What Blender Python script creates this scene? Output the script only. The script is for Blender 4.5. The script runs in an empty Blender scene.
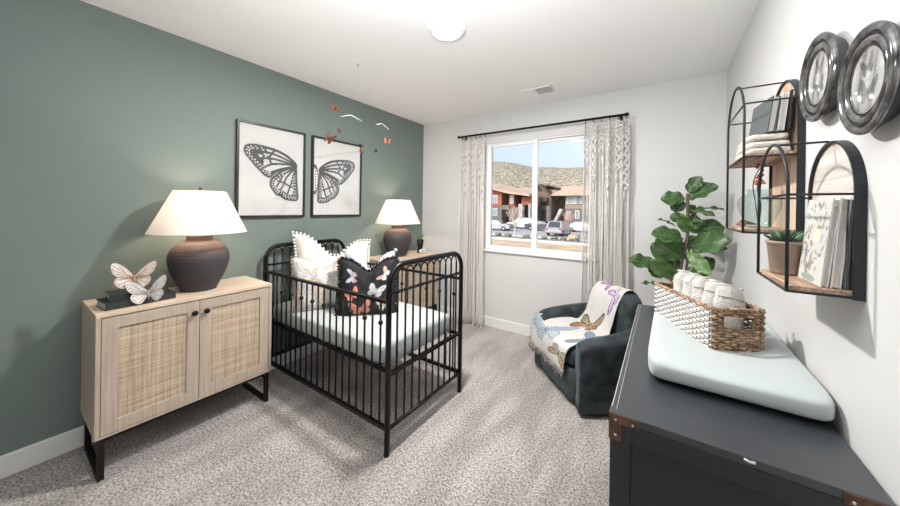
import bpy, bmesh, math, random
import numpy as np
from mathutils import Vector, Matrix
random.seed(7)
C = bpy.context.scene
COL = C.collection
PI = math.pi
WL, WR, WN, WF, H = -2.76, 0.42, -1.5, 3.375, 2.556      # room: green wall, right wall, near wall, window wall, ceiling
EYE = 1.4

# ------------------------------------------------------------------ materials
def new_mat(name):
    m = bpy.data.materials.new(name); m.use_nodes = True
    nt = m.node_tree; b = nt.nodes['Principled BSDF']
    return m, nt, b
def mat(name, col, rough=.6, metal=0, bump=0, scale=60, var=0, vscale=4, spec=.5, coat=0, stretch=None, sheen=0, detail=4, var_col=None):
    m, nt, b = new_mat(name)
    b.inputs['Base Color'].default_value = (*col, 1); b.inputs['Roughness'].default_value = rough
    b.inputs['Metallic'].default_value = metal; b.inputs['Specular IOR Level'].default_value = spec
    b.inputs['Coat Weight'].default_value = coat
    b.inputs['Sheen Weight'].default_value = sheen
    if bump or var:
        tc = nt.nodes.new('ShaderNodeTexCoord'); mp = nt.nodes.new('ShaderNodeMapping')
        nt.links.new(tc.outputs['Object'], mp.inputs['Vector'])
        if stretch: mp.inputs['Scale'].default_value = stretch
    if bump:
        n = nt.nodes.new('ShaderNodeTexNoise'); n.inputs['Scale'].default_value = scale; n.inputs['Detail'].default_value = detail
        nt.links.new(mp.outputs['Vector'], n.inputs['Vector'])
        bp = nt.nodes.new('ShaderNodeBump'); bp.inputs['Strength'].default_value = bump; bp.inputs['Distance'].default_value = .01
        nt.links.new(n.outputs['Fac'], bp.inputs['Height']); nt.links.new(bp.outputs['Normal'], b.inputs['Normal'])
    if var:
        n2 = nt.nodes.new('ShaderNodeTexNoise'); n2.inputs['Scale'].default_value = vscale; n2.inputs['Detail'].default_value = 5
        nt.links.new(mp.outputs['Vector'], n2.inputs['Vector'])
        r = nt.nodes.new('ShaderNodeValToRGB'); r.color_ramp.elements[0].position = .35; r.color_ramp.elements[1].position = .65
        lo = var_col if var_col else tuple(c*(1-var) for c in col)
        r.color_ramp.elements[0].color = (*lo, 1)
        r.color_ramp.elements[1].color = (*[min(1, c*(1+var*.5)) for c in col], 1)
        nt.links.new(n2.outputs['Fac'], r.inputs['Fac']); nt.links.new(r.outputs['Color'], b.inputs['Base Color'])
    return m
def painted(name, rough=.8, bump=0, bscale=300, coat=0, spec=.4):
    m, nt, b = new_mat(name)
    a = nt.nodes.new('ShaderNodeVertexColor'); a.layer_name = 'Col'
    nt.links.new(a.outputs['Color'], b.inputs['Base Color']); b.inputs['Roughness'].default_value = rough
    b.inputs['Coat Weight'].default_value = coat; b.inputs['Specular IOR Level'].default_value = spec
    if bump:
        tc = nt.nodes.new('ShaderNodeTexCoord'); n = nt.nodes.new('ShaderNodeTexNoise'); n.inputs['Scale'].default_value = bscale
        nt.links.new(tc.outputs['Object'], n.inputs['Vector'])
        bp = nt.nodes.new('ShaderNodeBump'); bp.inputs['Strength'].default_value = bump; bp.inputs['Distance'].default_value = .01
        nt.links.new(n.outputs['Fac'], bp.inputs['Height']); nt.links.new(bp.outputs['Normal'], b.inputs['Normal'])
    return m
def glass_mat(name, tint=(1, 1, 1), fac=.08, rough=.0):
    m = bpy.data.materials.new(name); m.use_nodes = True; nt = m.node_tree; nt.nodes.clear()
    o = nt.nodes.new('ShaderNodeOutputMaterial'); mx = nt.nodes.new('ShaderNodeMixShader')
    t = nt.nodes.new('ShaderNodeBsdfTransparent'); t.inputs['Color'].default_value = (*tint, 1)
    g = nt.nodes.new('ShaderNodeBsdfGlossy'); g.inputs['Roughness'].default_value = rough
    lw = nt.nodes.new('ShaderNodeLayerWeight'); lw.inputs['Blend'].default_value = .5
    pw_ = nt.nodes.new('ShaderNodeMath'); pw_.operation = 'POWER'; pw_.inputs[1].default_value = 4.5; nt.links.new(lw.outputs['Facing'], pw_.inputs[0])
    mu = nt.nodes.new('ShaderNodeMath'); mu.operation = 'MULTIPLY_ADD'; mu.inputs[1].default_value = .7; mu.inputs[2].default_value = fac
    nt.links.new(pw_.outputs[0], mu.inputs[0]); nt.links.new(mu.outputs[0], mx.inputs['Fac'])
    nt.links.new(t.outputs[0], mx.inputs[1]); nt.links.new(g.outputs[0], mx.inputs[2]); nt.links.new(mx.outputs[0], o.inputs['Surface'])
    return m

def carpet_mat():
    m, nt, b = new_mat('carpet')
    b.inputs['Roughness'].default_value = 1; b.inputs['Specular IOR Level'].default_value = .1; b.inputs['Sheen Weight'].default_value = .15
    N = nt.nodes.new; L = nt.links.new
    tc = N('ShaderNodeTexCoord')
    # fine tufts
    n = N('ShaderNodeTexNoise'); n.inputs['Scale'].default_value = 88; n.inputs['Detail'].default_value = 5; n.inputs['Roughness'].default_value = .7; L(tc.outputs['Object'], n.inputs['Vector'])
    r = N('ShaderNodeValToRGB'); r.color_ramp.elements[0].position = .42; r.color_ramp.elements[1].position = .575
    r.color_ramp.elements[0].color = (.225, .20, .187, 1); r.color_ramp.elements[1].color = (.64, .605, .58, 1); L(n.outputs['Fac'], r.inputs['Fac'])
    # brushed pile patches (vacuum strokes), lying one way or the other
    mp = N('ShaderNodeMapping'); mp.inputs['Rotation'].default_value = (0, 0, .75); mp.inputs['Scale'].default_value = (1, .28, 1); L(tc.outputs['Object'], mp.inputs['Vector'])
    n2 = N('ShaderNodeTexNoise'); n2.inputs['Scale'].default_value = 5.5; n2.inputs['Detail'].default_value = 3; n2.inputs['Distortion'].default_value = .25; L(mp.outputs['Vector'], n2.inputs['Vector'])
    r2 = N('ShaderNodeValToRGB'); r2.color_ramp.elements[0].position = .42; r2.color_ramp.elements[1].position = .6
    r2.color_ramp.elements[0].color = (.80, .79, .79, 1); r2.color_ramp.elements[1].color = (1.08, 1.07, 1.06, 1); L(n2.outputs['Fac'], r2.inputs['Fac'])
    mx = N('ShaderNodeMixRGB'); mx.blend_type = 'MULTIPLY'; mx.inputs['Fac'].default_value = 1
    L(r.outputs['Color'], mx.inputs[1]); L(r2.outputs['Color'], mx.inputs[2]); L(mx.outputs[0], b.inputs['Base Color'])
    bp = N('ShaderNodeBump'); bp.inputs['Strength'].default_value = .9; bp.inputs['Distance'].default_value = .012
    L(n.outputs['Fac'], bp.inputs['Height']); L(bp.outputs['Normal'], b.inputs['Normal'])
    return m
def wood_mat(name, c1, c2, axis='y', rough=.5, scale=6):
    m, nt, b = new_mat(name); N = nt.nodes.new; L = nt.links.new
    tc = N('ShaderNodeTexCoord'); mp = N('ShaderNodeMapping')
    s = {'x': (.6, 12, 12), 'y': (12, .6, 12), 'z': (12, 12, .6)}[axis]; mp.inputs['Scale'].default_value = s
    L(tc.outputs['Object'], mp.inputs['Vector'])
    n = N('ShaderNodeTexNoise'); n.inputs['Scale'].default_value = scale; n.inputs['Detail'].default_value = 6; n.inputs['Distortion'].default_value = .4; L(mp.outputs['Vector'], n.inputs['Vector'])
    r = N('ShaderNodeValToRGB'); r.color_ramp.elements[0].position = .3; r.color_ramp.elements[1].position = .7
    r.color_ramp.elements[0].color = (*c1, 1); r.color_ramp.elements[1].color = (*c2, 1)
    L(n.outputs['Fac'], r.inputs['Fac']); L(r.outputs['Color'], b.inputs['Base Color']); b.inputs['Roughness'].default_value = rough
    return m
def rattan_mat():
    m, nt, b = new_mat('rattan'); N = nt.nodes.new; L = nt.links.new
    tc = N('ShaderNodeTexCoord'); b.inputs['Roughness'].default_value = .7
    cols = []
    for s in ((1, 3, 160), (1, 130, 3)):
        mp = N('ShaderNodeMapping'); mp.inputs['Scale'].default_value = s; L(tc.outputs['Object'], mp.inputs['Vector'])
        n = N('ShaderNodeTexNoise'); n.inputs['Scale'].default_value = 1.0; n.inputs['Detail'].default_value = 3; L(mp.outputs['Vector'], n.inputs['Vector']); cols.append(n)
    a = N('ShaderNodeMath'); a.operation = 'ADD'; L(cols[0].outputs['Fac'], a.inputs[0]); L(cols[1].outputs['Fac'], a.inputs[1])
    r = N('ShaderNodeValToRGB'); r.color_ramp.elements[0].position = .36; r.color_ramp.elements[1].position = .62
    h = N('ShaderNodeMath'); h.operation = 'MULTIPLY'; h.inputs[1].default_value = .5; L(a.outputs[0], h.inputs[0])
    r.color_ramp.elements[0].color = (.33, .245, .17, 1); r.color_ramp.elements[1].color = (.62, .50, .375, 1); L(h.outputs[0], r.inputs['Fac'])
    L(r.outputs['Color'], b.inputs['Base Color'])
    bp = N('ShaderNodeBump'); bp.inputs['Strength'].default_value = .5; bp.inputs['Distance'].default_value = .004; L(h.outputs[0], bp.inputs['Height']); L(bp.outputs['Normal'], b.inputs['Normal'])
    return m
def vase_mat():
    m, nt, b = new_mat('terracotta_charcoal'); N = nt.nodes.new; L = nt.links.new
    tc = N('ShaderNodeTexCoord'); sp = N('ShaderNodeSeparateXYZ'); L(tc.outputs['Object'], sp.inputs[0])
    n = N('ShaderNodeTexNoise'); n.inputs['Scale'].default_value = 9; n.inputs['Detail'].default_value = 5; L(tc.outputs['Object'], n.inputs['Vector'])
    mu = N('ShaderNodeMath'); mu.operation = 'MULTIPLY_ADD'; mu.inputs[1].default_value = .09; L(n.outputs['Fac'], mu.inputs[0]); L(sp.outputs['Z'], mu.inputs[2])
    r = N('ShaderNodeValToRGB'); e = r.color_ramp.elements
    e[0].position = .25; e[0].color = (.050, .043, .050, 1); e[1].position = .40; e[1].color = (.165, .105, .082, 1)
    L(mu.outputs[0], r.inputs['Fac']); L(r.outputs['Color'], b.inputs['Base Color']); b.inputs['Roughness'].default_value = .75
    mp = N('ShaderNodeMapping'); mp.inputs['Scale'].default_value = (1, 1, 40); L(tc.outputs['Object'], mp.inputs['Vector'])
    n2 = N('ShaderNodeTexNoise'); n2.inputs['Scale'].default_value = 3; L(mp.outputs['Vector'], n2.inputs['Vector'])
    bp = N('ShaderNodeBump'); bp.inputs['Strength'].default_value = .3; bp.inputs['Distance'].default_value = .01; L(n2.outputs['Fac'], bp.inputs['Height']); L(bp.outputs['Normal'], b.inputs['Normal'])
    return m
def shade_mat():
    m = bpy.data.materials.new('linen_shade'); m.use_nodes = True; nt = m.node_tree; nt.nodes.clear(); N = nt.nodes.new
    o = N('ShaderNodeOutputMaterial'); mx = N('ShaderNodeMixShader'); d = N('ShaderNodeBsdfDiffuse'); t = N('ShaderNodeBsdfTranslucent')
    d.inputs['Color'].default_value = (.86, .83, .79, 1); t.inputs['Color'].default_value = (.85, .78, .70, 1); mx.inputs['Fac'].default_value = .24
    nt.links.new(d.outputs[0], mx.inputs[1]); nt.links.new(t.outputs[0], mx.inputs[2]); nt.links.new(mx.outputs[0], o.inputs['Surface'])
    return m
def emit_mat(name, col, s):
    m, nt, b = new_mat(name); b.inputs['Emission Color'].default_value = (*col, 1); b.inputs['Emission Strength'].default_value = s
    b.inputs['Base Color'].default_value = (.9, .9, .9, 1)
    return m
def velvet_mat():
    m = mat('velvet_teal', (.026, .037, .041), .75, var=.75, vscale=11, sheen=.3, bump=.15, scale=25)
    m.node_tree.nodes['Principled BSDF'].inputs['Sheen Tint'].default_value = (.45, .6, .65, 1)
    m.node_tree.nodes['Principled BSDF'].inputs['Sheen Roughness'].default_value = .45
    return m
def silver_mat():
    m, nt, b = new_mat('worn_silver'); N = nt.nodes.new; L = nt.links.new
    tc = N('ShaderNodeTexCoord'); n = N('ShaderNodeTexNoise'); n.inputs['Scale'].default_value = 22; n.inputs['Detail'].default_value = 6; L(tc.outputs['Object'], n.inputs['Vector'])
    r = N('ShaderNodeValToRGB'); r.color_ramp.elements[0].position = .4; r.color_ramp.elements[1].position = .75
    r.color_ramp.elements[0].color = (.07, .07, .073, 1); r.color_ramp.elements[1].color = (.42, .415, .41, 1)
    L(n.outputs['Fac'], r.inputs['Fac']); L(r.outputs['Color'], b.inputs['Base Color']); b.inputs['Metallic'].default_value = .75; b.inputs['Roughness'].default_value = .15
    return m
M = dict(
    green=mat('green_wall_paint', (.170, .215, .198), .55, bump=.06, scale=220, spec=.4),
    white=mat('white_wall_paint', (.69, .69, .685), .6, bump=.06, scale=220, spec=.3),
    ceil=mat('ceiling_paint', (.93, .93, .93), .8, bump=.05, scale=150),
    trim=mat('white_trim', (.82, .82, .81), .4),
    vinyl=mat('white_vinyl', (.93, .93, .93), .5),
    carpet=carpet_mat(),
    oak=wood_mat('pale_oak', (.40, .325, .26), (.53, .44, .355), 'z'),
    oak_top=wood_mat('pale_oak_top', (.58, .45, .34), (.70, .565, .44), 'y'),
    rattan=rattan_mat(),
    black=mat('black_metal', (.005, .005, .006), .36, spec=.25),
    blackm=mat('black_matte', (.007, .007, .008), .6, spec=.3),
    vase=vase_mat(), shade=shade_mat(), bulb=emit_mat('lit_bulb', (1, .8, .6), 8),
    brass=mat('dark_brass', (.12, .08, .05), .35, 1),
    copper=mat('aged_copper', (.13, .065, .040), .5, .35, var=.4, vscale=30),
    book=mat('black_book_cloth', (.022, .027, .027), .6), pages=mat('book_pages', (.62, .60, .56), .9, bump=.5, scale=20, stretch=(1, 1, 60)),
    ivory=mat('ivory_figure', (.80, .76, .72), .6, var=.12, vscale=60), vein=mat('brown_vein', (.42, .23, .12), .7),
    greyvein=mat('grey_vein', (.35, .32, .31), .7),
    frame=mat('black_frame', (.018, .018, .018), .4), paper=mat('print_paper', (.86, .86, .84), .8),
    print_=painted('printed_paper', .7), glass=glass_mat('frame_glass', fac=.10), wglass=glass_mat('window_glass', fac=.02),
    sheet=mat('crib_sheet', (.45, .49, .48), .9, bump=.25, scale=14, sheen=.2),
    white_cloth=mat('white_cotton', (.70, .68, .65), .95, bump=.4, scale=16, sheen=.2),
    pom=mat('pompom', (.78, .77, .75), 1), tuft=painted('tufted_fabric', 1, bump=1.0, bscale=70),
    greyc=mat('light_grey_cloth', (.42, .44, .46), .95, bump=.4, scale=60), blackc=painted('black_print_fabric', .85, bump=.2, bscale=200),
    fringe_black=mat('black_fringe', (.012, .012, .013), .95), throw=painted('woven_throw', .95, bump=.5, bscale=260),
    fringe=mat('throw_fringe', (.33, .30, .30), 1, var=.8, vscale=90),
    velvet=velvet_mat(), cream=mat('macrame_cotton', (.80, .775, .74), 1, bump=.3, scale=300, var=.08, vscale=30),
    cream2=mat('macrame_sheet', (.50, .475, .45), 1, bump=.8, scale=120, var=.3, vscale=25, stretch=(3, 3, .6)),
    dresser=mat('charcoal_paint', (.030, .035, .041), .33, bump=.03, scale=40, spec=.8), dresser_shaded=mat('charcoal_shaded', (.015, .018, .022), .4), dresser_in=mat('charcoal_panel', (.013, .016, .021), .45),  # side frame: same charcoal as the top, darkened to hold its shade
    worn=mat('worn_edge', (.55, .55, .53), .5),
    pad=mat('pad_cover', (.44, .49, .49), .9, bump=.12, scale=6, sheen=.3),
    wick=mat('water_hyacinth', (.42, .28, .18), .8, var=.55, vscale=45, bump=.8, scale=90),
    wick_white=mat('whitewashed_weave', (.80, .78, .75), .85, bump=.5, scale=70),
    wick_dark=mat('dark_core_weave', (.06, .045, .04), .9),
    towel=mat('washcloth', (.62, .60, .57), 1, bump=.6, scale=170), towel2=mat('washcloth_stripe', (.52, .50, .46), 1, bump=.9, scale=170),
    leaf=mat('fig_leaf', (.045, .105, .032), .38, var=.4, vscale=6, spec=.5, bump=.2, scale=9),
    leaf_lite=mat('fig_leaf_light', (.15, .27, .085), .38, var=.3, vscale=6, spec=.5, bump=.2, scale=9),
    leafvein=mat('leaf_vein', (.18, .28, .10), .5), bark=mat('fig_bark', (.13, .10, .075), .9, bump=.5, scale=60),
    soil=mat('soil', (.03, .02, .015), 1, bump=1, scale=60), wicker=mat('wicker_pot', (.36, .25, .16), .85, bump=1, scale=60, var=.4, vscale=50),
    slab=wood_mat('reclaimed_wood', (.20, .10, .055), (.62, .46, .34), 'y', .7, 9),
    wash=wood_mat('whitewashed_wood', (.52, .46, .41), (.76, .73, .70), 'y', .7, 5),
    wash_warm=wood_mat('peach_wood', (.50, .26, .14), (.76, .66, .57), 'z', .7, 4),
    shelf_metal=mat('shelf_metal', (.016, .018, .022), .42, spec=.4),
    slate=mat('slate_book', (.10, .115, .12), .55), wbook=mat('white_book', (.70, .68, .65), .6), linen=mat('folded_linen', (.66, .62, .56), 1, bump=1, scale=60),
    aqua=None, orange=mat('orange_flower', (.55, .13, .04), .8), twig=mat('dark_twig', (.03, .02, .018), .8), drift=mat('driftwood', (.30, .19, .12), .8),
    clay=mat('taupe_clay', (.36, .27, .215), .8, bump=.3, scale=14, stretch=(1, 1, 4)), succ=mat('succulent', (.065, .14, .075), .5, var=.3, vscale=20),
    silver=silver_mat(), ring_side=mat('frame_side', (.045, .045, .048), .5), 
    vent=mat('vent_grey', (.50, .50, .50), .5), diff=emit_mat('lamp_diffuser', (1, .98, .95), 3.0),
    nylon=glass_mat('clear_thread', (.97, .98, .98), fac=.03, rough=.2), acryl=mat('white_rod', (.62, .66, .65), .3),
    mon_o=mat('monarch_orange', (.36, .075, .025), .8), mon_k=mat('monarch_black', (.012, .01, .01), .8), mon_p=mat('pale_orange', (.72, .38, .26), .8), mon_b=mat('brown_wing', (.12, .07, .05), .8), mon_g=mat('grey_wing', (.06, .10, .09), .8),
    crystal=mat('crystal', (.70, .76, .78), .1, .3), 
)
def aqua_mat():
    m, nt, b = new_mat('aqua_glass')
    b.inputs['Base Color'].default_value = (.62, .80, .79, 1); b.inputs['Roughness'].default_value = .03
    b.inputs['Transmission Weight'].default_value = .92; b.inputs['IOR'].default_value = 1.2
    return m
M['aqua'] = glass_mat('aqua_glass', (.80, .885, .875), .07)

# ------------------------------------------------------------------ objects
def tag(o, label=None, cat=None, group=None, kind=None):
    if label: o['label'] = label
    if cat: o['category'] = cat
    if group: o['group'] = group
    if kind: o['kind'] = kind
    return o
def empty(name, loc=(0, 0, 0), rz=0, label=None, cat=None, group=None):
    o = bpy.data.objects.new(name, None); COL.objects.link(o); o.location = loc; o.rotation_euler = (0, 0, rz); o.empty_display_size = .1
    return tag(o, label, cat, group)
def copy_tree(o, parent=None):
    c = o.copy(); COL.objects.link(c)
    if parent: c.parent = parent
    for ch in [x for x in bpy.data.objects if x.parent == o]: copy_tree(ch, c)
    return c

class MB:
    """collects shapes, then links them as one mesh object"""
    def __init__(s): s.v = []; s.f = []; s.sm = []; s.mi = []; s.cur = 0
    def add(s, vs, fs, smooth=False):
        b = len(s.v); s.v += [tuple(p) for p in vs]; s.f += [tuple(b+i for i in f) for f in fs]; s.sm += [smooth]*len(fs); s.mi += [s.cur]*len(fs)
        return s
    def bm(s, bm, mtx=None, smooth=False):
        if mtx is not None: bm.transform(mtx)
        bm.verts.index_update()
        s.add([v.co.copy() for v in bm.verts], [[v.index for v in f.verts] for f in bm.faces], smooth); bm.free(); return s
    def box(s, x0, x1, y0, y1, z0, z1, bev=0, mtx=None):
        bm = bmesh.new(); bmesh.ops.create_cube(bm, size=1)
        bm.transform(Matrix.Translation(((x0+x1)/2, (y0+y1)/2, (z0+z1)/2)) @ Matrix.Diagonal((abs(x1-x0), abs(y1-y0), abs(z1-z0), 1)))
        if bev: bmesh.ops.bevel(bm, geom=list(bm.edges), offset=bev, segments=2, affect='EDGES', profile=.5)
        return s.bm(bm, mtx)
    def tube(s, pts, r, n=8, closed=False, cap=True, radii=None, flat=1):
        pts = [Vector(p) for p in pts]; m = len(pts); vs = []; prev = None
        for i, p in enumerate(pts):
            a = pts[(i-1) % m] if (closed or i > 0) else p; c = pts[(i+1) % m] if (closed or i < m-1) else p
            t = (c-a); t = t.normalized() if t.length > 1e-9 else Vector((0, 0, 1))
            if prev is None: u = t.orthogonal().normalized()
            else:
                u = prev-t*prev.dot(t); u = u.normalized() if u.length > 1e-6 else t.orthogonal().normalized()
            prev = u; w = t.cross(u); rr = radii[i] if radii else r
            for k in range(n): an = 2*PI*k/n; vs.append(p+u*(rr*math.cos(an))+w*(rr*flat*math.sin(an)))
        fs = []
        for i in range(m if closed else m-1):
            for k in range(n): fs.append((i*n+k, i*n+(k+1) % n, ((i+1) % m)*n+(k+1) % n, ((i+1) % m)*n+k))
        if cap and not closed: fs.append(tuple(range(n))[::-1]); fs.append(tuple((m-1)*n+k for k in range(n)))
        return s.add(vs, fs, True)
    def bar(s, a, b, w, d=None):           # square bar
        a, b = Vector(a), Vector(b); d = d or w; t = (b-a).normalized(); u = Vector((0, 0, 1)) if abs(t.z) < .9 else Vector((1, 0, 0))
        u = (u-t*u.dot(t)).normalized(); w2 = t.cross(u); vs = []
        for p in (a, b):
            for su, sw in ((-1, -1), (1, -1), (1, 1), (-1, 1)): vs.append(p+u*su*w/2+w2*sw*d/2)
        return s.add(vs, [(3, 2, 1, 0), (4, 5, 6, 7), (0, 1, 5, 4), (1, 2, 6, 5), (2, 3, 7, 6), (3, 0, 4, 7)])
    def lathe(s, prof, n=32, c=(0, 0, 0), axis='z'):
        vs = []
        for r, z in prof:
            for k in range(n):
                a = 2*PI*k/n; p = (r*math.cos(a), r*math.sin(a), z)
                if axis == 'x': p = (z, r*math.cos(a), r*math.sin(a))
                vs.append((p[0]+c[0], p[1]+c[1], p[2]+c[2]))
        fs = [(i*n+k, i*n+(k+1) % n, (i+1)*n+(k+1) % n, (i+1)*n+k) for i in range(len(prof)-1) for k in range(n)]
        if prof[0][0] > 1e-6: pass
        return s.add(vs, fs, True)
    def ball(s, c, r, n=10, sc=(1, 1, 1)):
        prof = [(r*math.sin(PI*i/(n//2+2)), -r*math.cos(PI*i/(n//2+2))) for i in range(n//2+3)]
        vs = []; 
        for rr, z in prof:
            for k in range(n): a = 2*PI*k/n; vs.append((c[0]+sc[0]*rr*math.cos(a), c[1]+sc[1]*rr*math.sin(a), c[2]+sc[2]*z))
        fs = [(i*n+k, i*n+(k+1) % n, (i+1)*n+(k+1) % n, (i+1)*n+k) for i in range(len(prof)-1) for k in range(n)]
        return s.add(vs, fs, True)
    def superbox(s, c, sx, sy, sz, e=.3, ez=.3, n=40, m=20, mtx=None, fn=None):
        def pw(v, q): return math.copysign(abs(v)**q, v)
        vs = []
        for i in range(m+1):
            ph = -PI/2+PI*i/m
            for k in range(n):
                th = 2*PI*k/n; x = pw(math.cos(ph), ez)*pw(math.cos(th), e); y = pw(math.cos(ph), ez)*pw(math.sin(th), e); z = pw(math.sin(ph), ez)
                p = Vector((x*sx/2, y*sy/2, z*sz/2))
                if fn: p = fn(p)
                if mtx is not None: p = mtx @ p
                vs.append((p[0]+c[0], p[1]+c[1], p[2]+c[2]))
        fs = [(i*n+k, i*n+(k+1) % n, (i+1)*n+(k+1) % n, (i+1)*n+k) for i in range(m) for k in range(n)]
        return s.add(vs, fs, True)
    def grid(s, fn, nu, nv, smooth=True):
        vs = [fn(i/nu, j/nv) for j in range(nv+1) for i in range(nu+1)]
        fs = [(j*(nu+1)+i, j*(nu+1)+i+1, (j+1)*(nu+1)+i+1, (j+1)*(nu+1)+i) for j in range(nv) for i in range(nu)]
        return s.add(vs, fs, smooth)
    def prism(s, poly, ax, a0, a1):        # poly of 2-D points extruded along axis ax
        n = len(poly)
        def P(p, a): return {'x': (a, p[0], p[1]), 'y': (p[0], a, p[1]), 'z': (p[0], p[1], a)}[ax]
        vs = [P(p, a0) for p in poly]+[P(p, a1) for p in poly]
        fs = [tuple(range(n))[::-1], tuple(range(n, 2*n))]+[(i, (i+1) % n, n+(i+1) % n, n+i) for i in range(n)]
        return s.add(vs, fs)
    def build(s, name, mats, parent=None, kind=None, fixn=True, col=None, shift=None):
        me = bpy.data.meshes.new(name)
        vs = s.v if shift is None else [(v[0]-shift[0], v[1]-shift[1], v[2]-shift[2]) for v in s.v]
        me.from_pydata(vs, [], s.f)
        for m in (mats if isinstance(mats, (list, tuple)) else [mats]): me.materials.append(m)
        me.polygons.foreach_set('use_smooth', s.sm); me.polygons.foreach_set('material_index', s.mi)
        if col is not None:
            a = me.color_attributes.new('Col', 'FLOAT_COLOR', 'POINT'); a.data.foreach_set('color', np.asarray(col, dtype=np.float32).ravel())
        me.update()
        if fixn:
            b = bmesh.new(); b.from_mesh(me); bmesh.ops.recalc_face_normals(b, faces=b.faces); b.to_mesh(me); b.free()
        o = bpy.data.objects.new(name, me); COL.objects.link(o)
        if parent: o.parent = parent
        if kind: o['kind'] = kind
        return o
def struct(name, mb, m, parent=None, label=None): return mb.build(name, m, parent, kind='structure')
def thing(mb, name, m, base, label, cat, group=None, col=None, kind=None):
    o = mb.build(name, m, None, col=col, shift=base, kind=kind); o.location = base; return tag(o, label, cat, group)
def smooth_curve(pts, n=6, closed=False):
    P = [Vector(p) for p in pts]; out = []; m = len(P)
    for i in range(m if closed else m-1):
        p0, p1, p2, p3 = (P[(i-1) % m] if closed or i else P[0]), P[i], P[(i+1) % m], (P[(i+2) % m] if closed or i+2 < m else P[-1])
        for k in range(n):
            t = k/n; out.append(.5*((2*p1)+(p2-p0)*t+(2*p0-5*p1+4*p2-p3)*t*t+(3*p1-3*p2+p3-p0)*t**3))
    if not closed: out.append(P[-1])
    return out

# ------------------------------------------------------------------ painting patterns
def pip(X, Y, poly):
    ins = np.zeros(X.shape, bool); n = len(poly)
    for i in range(n):
        x1, y1 = poly[i]; x2, y2 = poly[(i+1) % n]
        if y1 == y2: continue
        c = ((y1 > Y) != (y2 > Y)) & (X < (x2-x1)*(Y-y1)/(y2-y1)+x1); ins ^= c
    return ins
def sdist(X, Y, pl, closed=False):
    d = np.full(X.shape, 1e9); n = len(pl)
    for i in range(n if closed else n-1):
        x1, y1 = pl[i]; x2, y2 = pl[(i+1) % n]; dx, dy = x2-x1, y2-y1; l2 = dx*dx+dy*dy+1e-12
        t = np.clip(((X-x1)*dx+(Y-y1)*dy)/l2, 0, 1); d = np.minimum(d, np.hypot(X-x1-t*dx, Y-y1-t*dy))
    return d
F_WING = [(.02, .02), (.15, .28), (.42, .62), (.7, .84), (.9, .88), (.98, .74), (.94, .48), (.85, .24), (.65, .06), (.4, -.02), (.05, -.03)]
H_WING = [(.03, -.03), (.35, .02), (.62, .06), (.76, -.08), (.76, -.3), (.62, -.5), (.45, -.62), (.3, -.58), (.15, -.35), (.04, -.15)]
F_VEIN = [[(.03, 0), (.9, .72)], [(.03, 0), (.9, .5)], [(.03, 0), (.72, .25)], [(.35, .3), (.65, .66)]]
H_VEIN = [[(.03, -.05), (.7, -.1)], [(.03, -.05), (.62, -.38)], [(.03, -.05), (.4, -.55)]]
def bfly(col, X, Y, cx, cy, s, ang, fore, hind, edge, vein=None, bw=.09, vw=.02, squash=1.0, body=None):
    dx, dy = (X-cx)/s, (Y-cy)/s; c, n = math.cos(-ang), math.sin(-ang)
    u = dx*c-dy*n; v = dx*n+dy*c; a = np.abs(u)/squash
    for poly, cc, vs in ((H_WING, hind, H_VEIN), (F_WING, fore, F_VEIN)):
        i = pip(a, v, poly); col[i] = (*cc, 1)
        b = i & (sdist(a, v, poly, True) < bw); col[b] = (*edge, 1)
        if vein is not None:
            for l in vs: col[i & (sdist(a, v, l) < vw)] = (*vein, 1)
    bd = ((u/.05)**2+((v+.05)/.38)**2) < 1; col[bd] = (*(body or edge), 1)
def base_cols(n, c): a = np.empty((n, 4), np.float32); a[:] = (*c, 1); return a

# ================================================================== SETTING
struct('floor', MB().box(WL-.15, WR+.15, WN-.15, WF+.15, -.12, 0), M['carpet'])
struct('ceiling', MB().box(WL-.15, WR+.15, WN-.15, WF+.15, H, H+.15), M['ceil'])
struct('wall_left', MB().box(WL-.15, WL, WN-.15, WF, 0, H), M['green'])
struct('wall_right', MB().box(WR, WR+.15, WN-.15, WF+.15, 0, H), M['white'])
struct('wall_near', MB().box(WL, WR, WN-.15, WN, 0, H), M['white'])
OX0, OX1, OZ0, OZ1 = -1.765, -.565, .925, 2.19
w = MB()
w.box(WL-.15, OX0, WF, WF+.16, 0, H); w.box(OX1, WR, WF, WF+.16, 0, H); w.box(OX0, OX1, WF, WF+.16, 0, OZ0); w.box(OX0, OX1, WF, WF+.16, OZ1, H)
struct('wall_far', w, M['white'])
def baseboard(name, x0, x1, y0, y1, inx=0, iny=0):
    b = MB(); b.box(x0, x1, y0, y1, 0, .105); b.box(x0, x1-(.006 if inx > 0 else 0)+0, y0+(.006 if iny < 0 else 0), y1, .105, .112)
    struct(name, b, M['trim'])
baseboard('baseboard_left', WL, WL+.014, WN, WF, 1)
baseboard('baseboard_far', WL+.014, WR, WF-.014, WF, 0, -1)
baseboard('baseboard_right', WR-.014, WR, WN, WF-.014)
# a panel door in the wall behind the camera
d = MB().box(-1.9, -1.1, WN, WN+.03, 0, 2.03, .004); d1 = struct('door_1', d, M['trim'])
pn = MB()
for z0, z1 in ((.2, .95), (1.1, 1.85)): pn.box(-1.78, -1.22, WN+.03, WN+.036, z0, z1, .003)
pn.build('door_panel', M['trim'], d1); MB().ball((-1.17, WN+.075, 1.0), .03).build('door_knob', M['vent'], d1)
t = MB(); t.box(-2.0, -1.9, WN, WN+.04, 0, 2.13); t.box(-1.1, -1.0, WN, WN+.04, 0, 2.13); t.box(-1.9, -1.1, WN, WN+.04, 2.03, 2.13); struct('trim_1', t, M['trim'])
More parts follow.
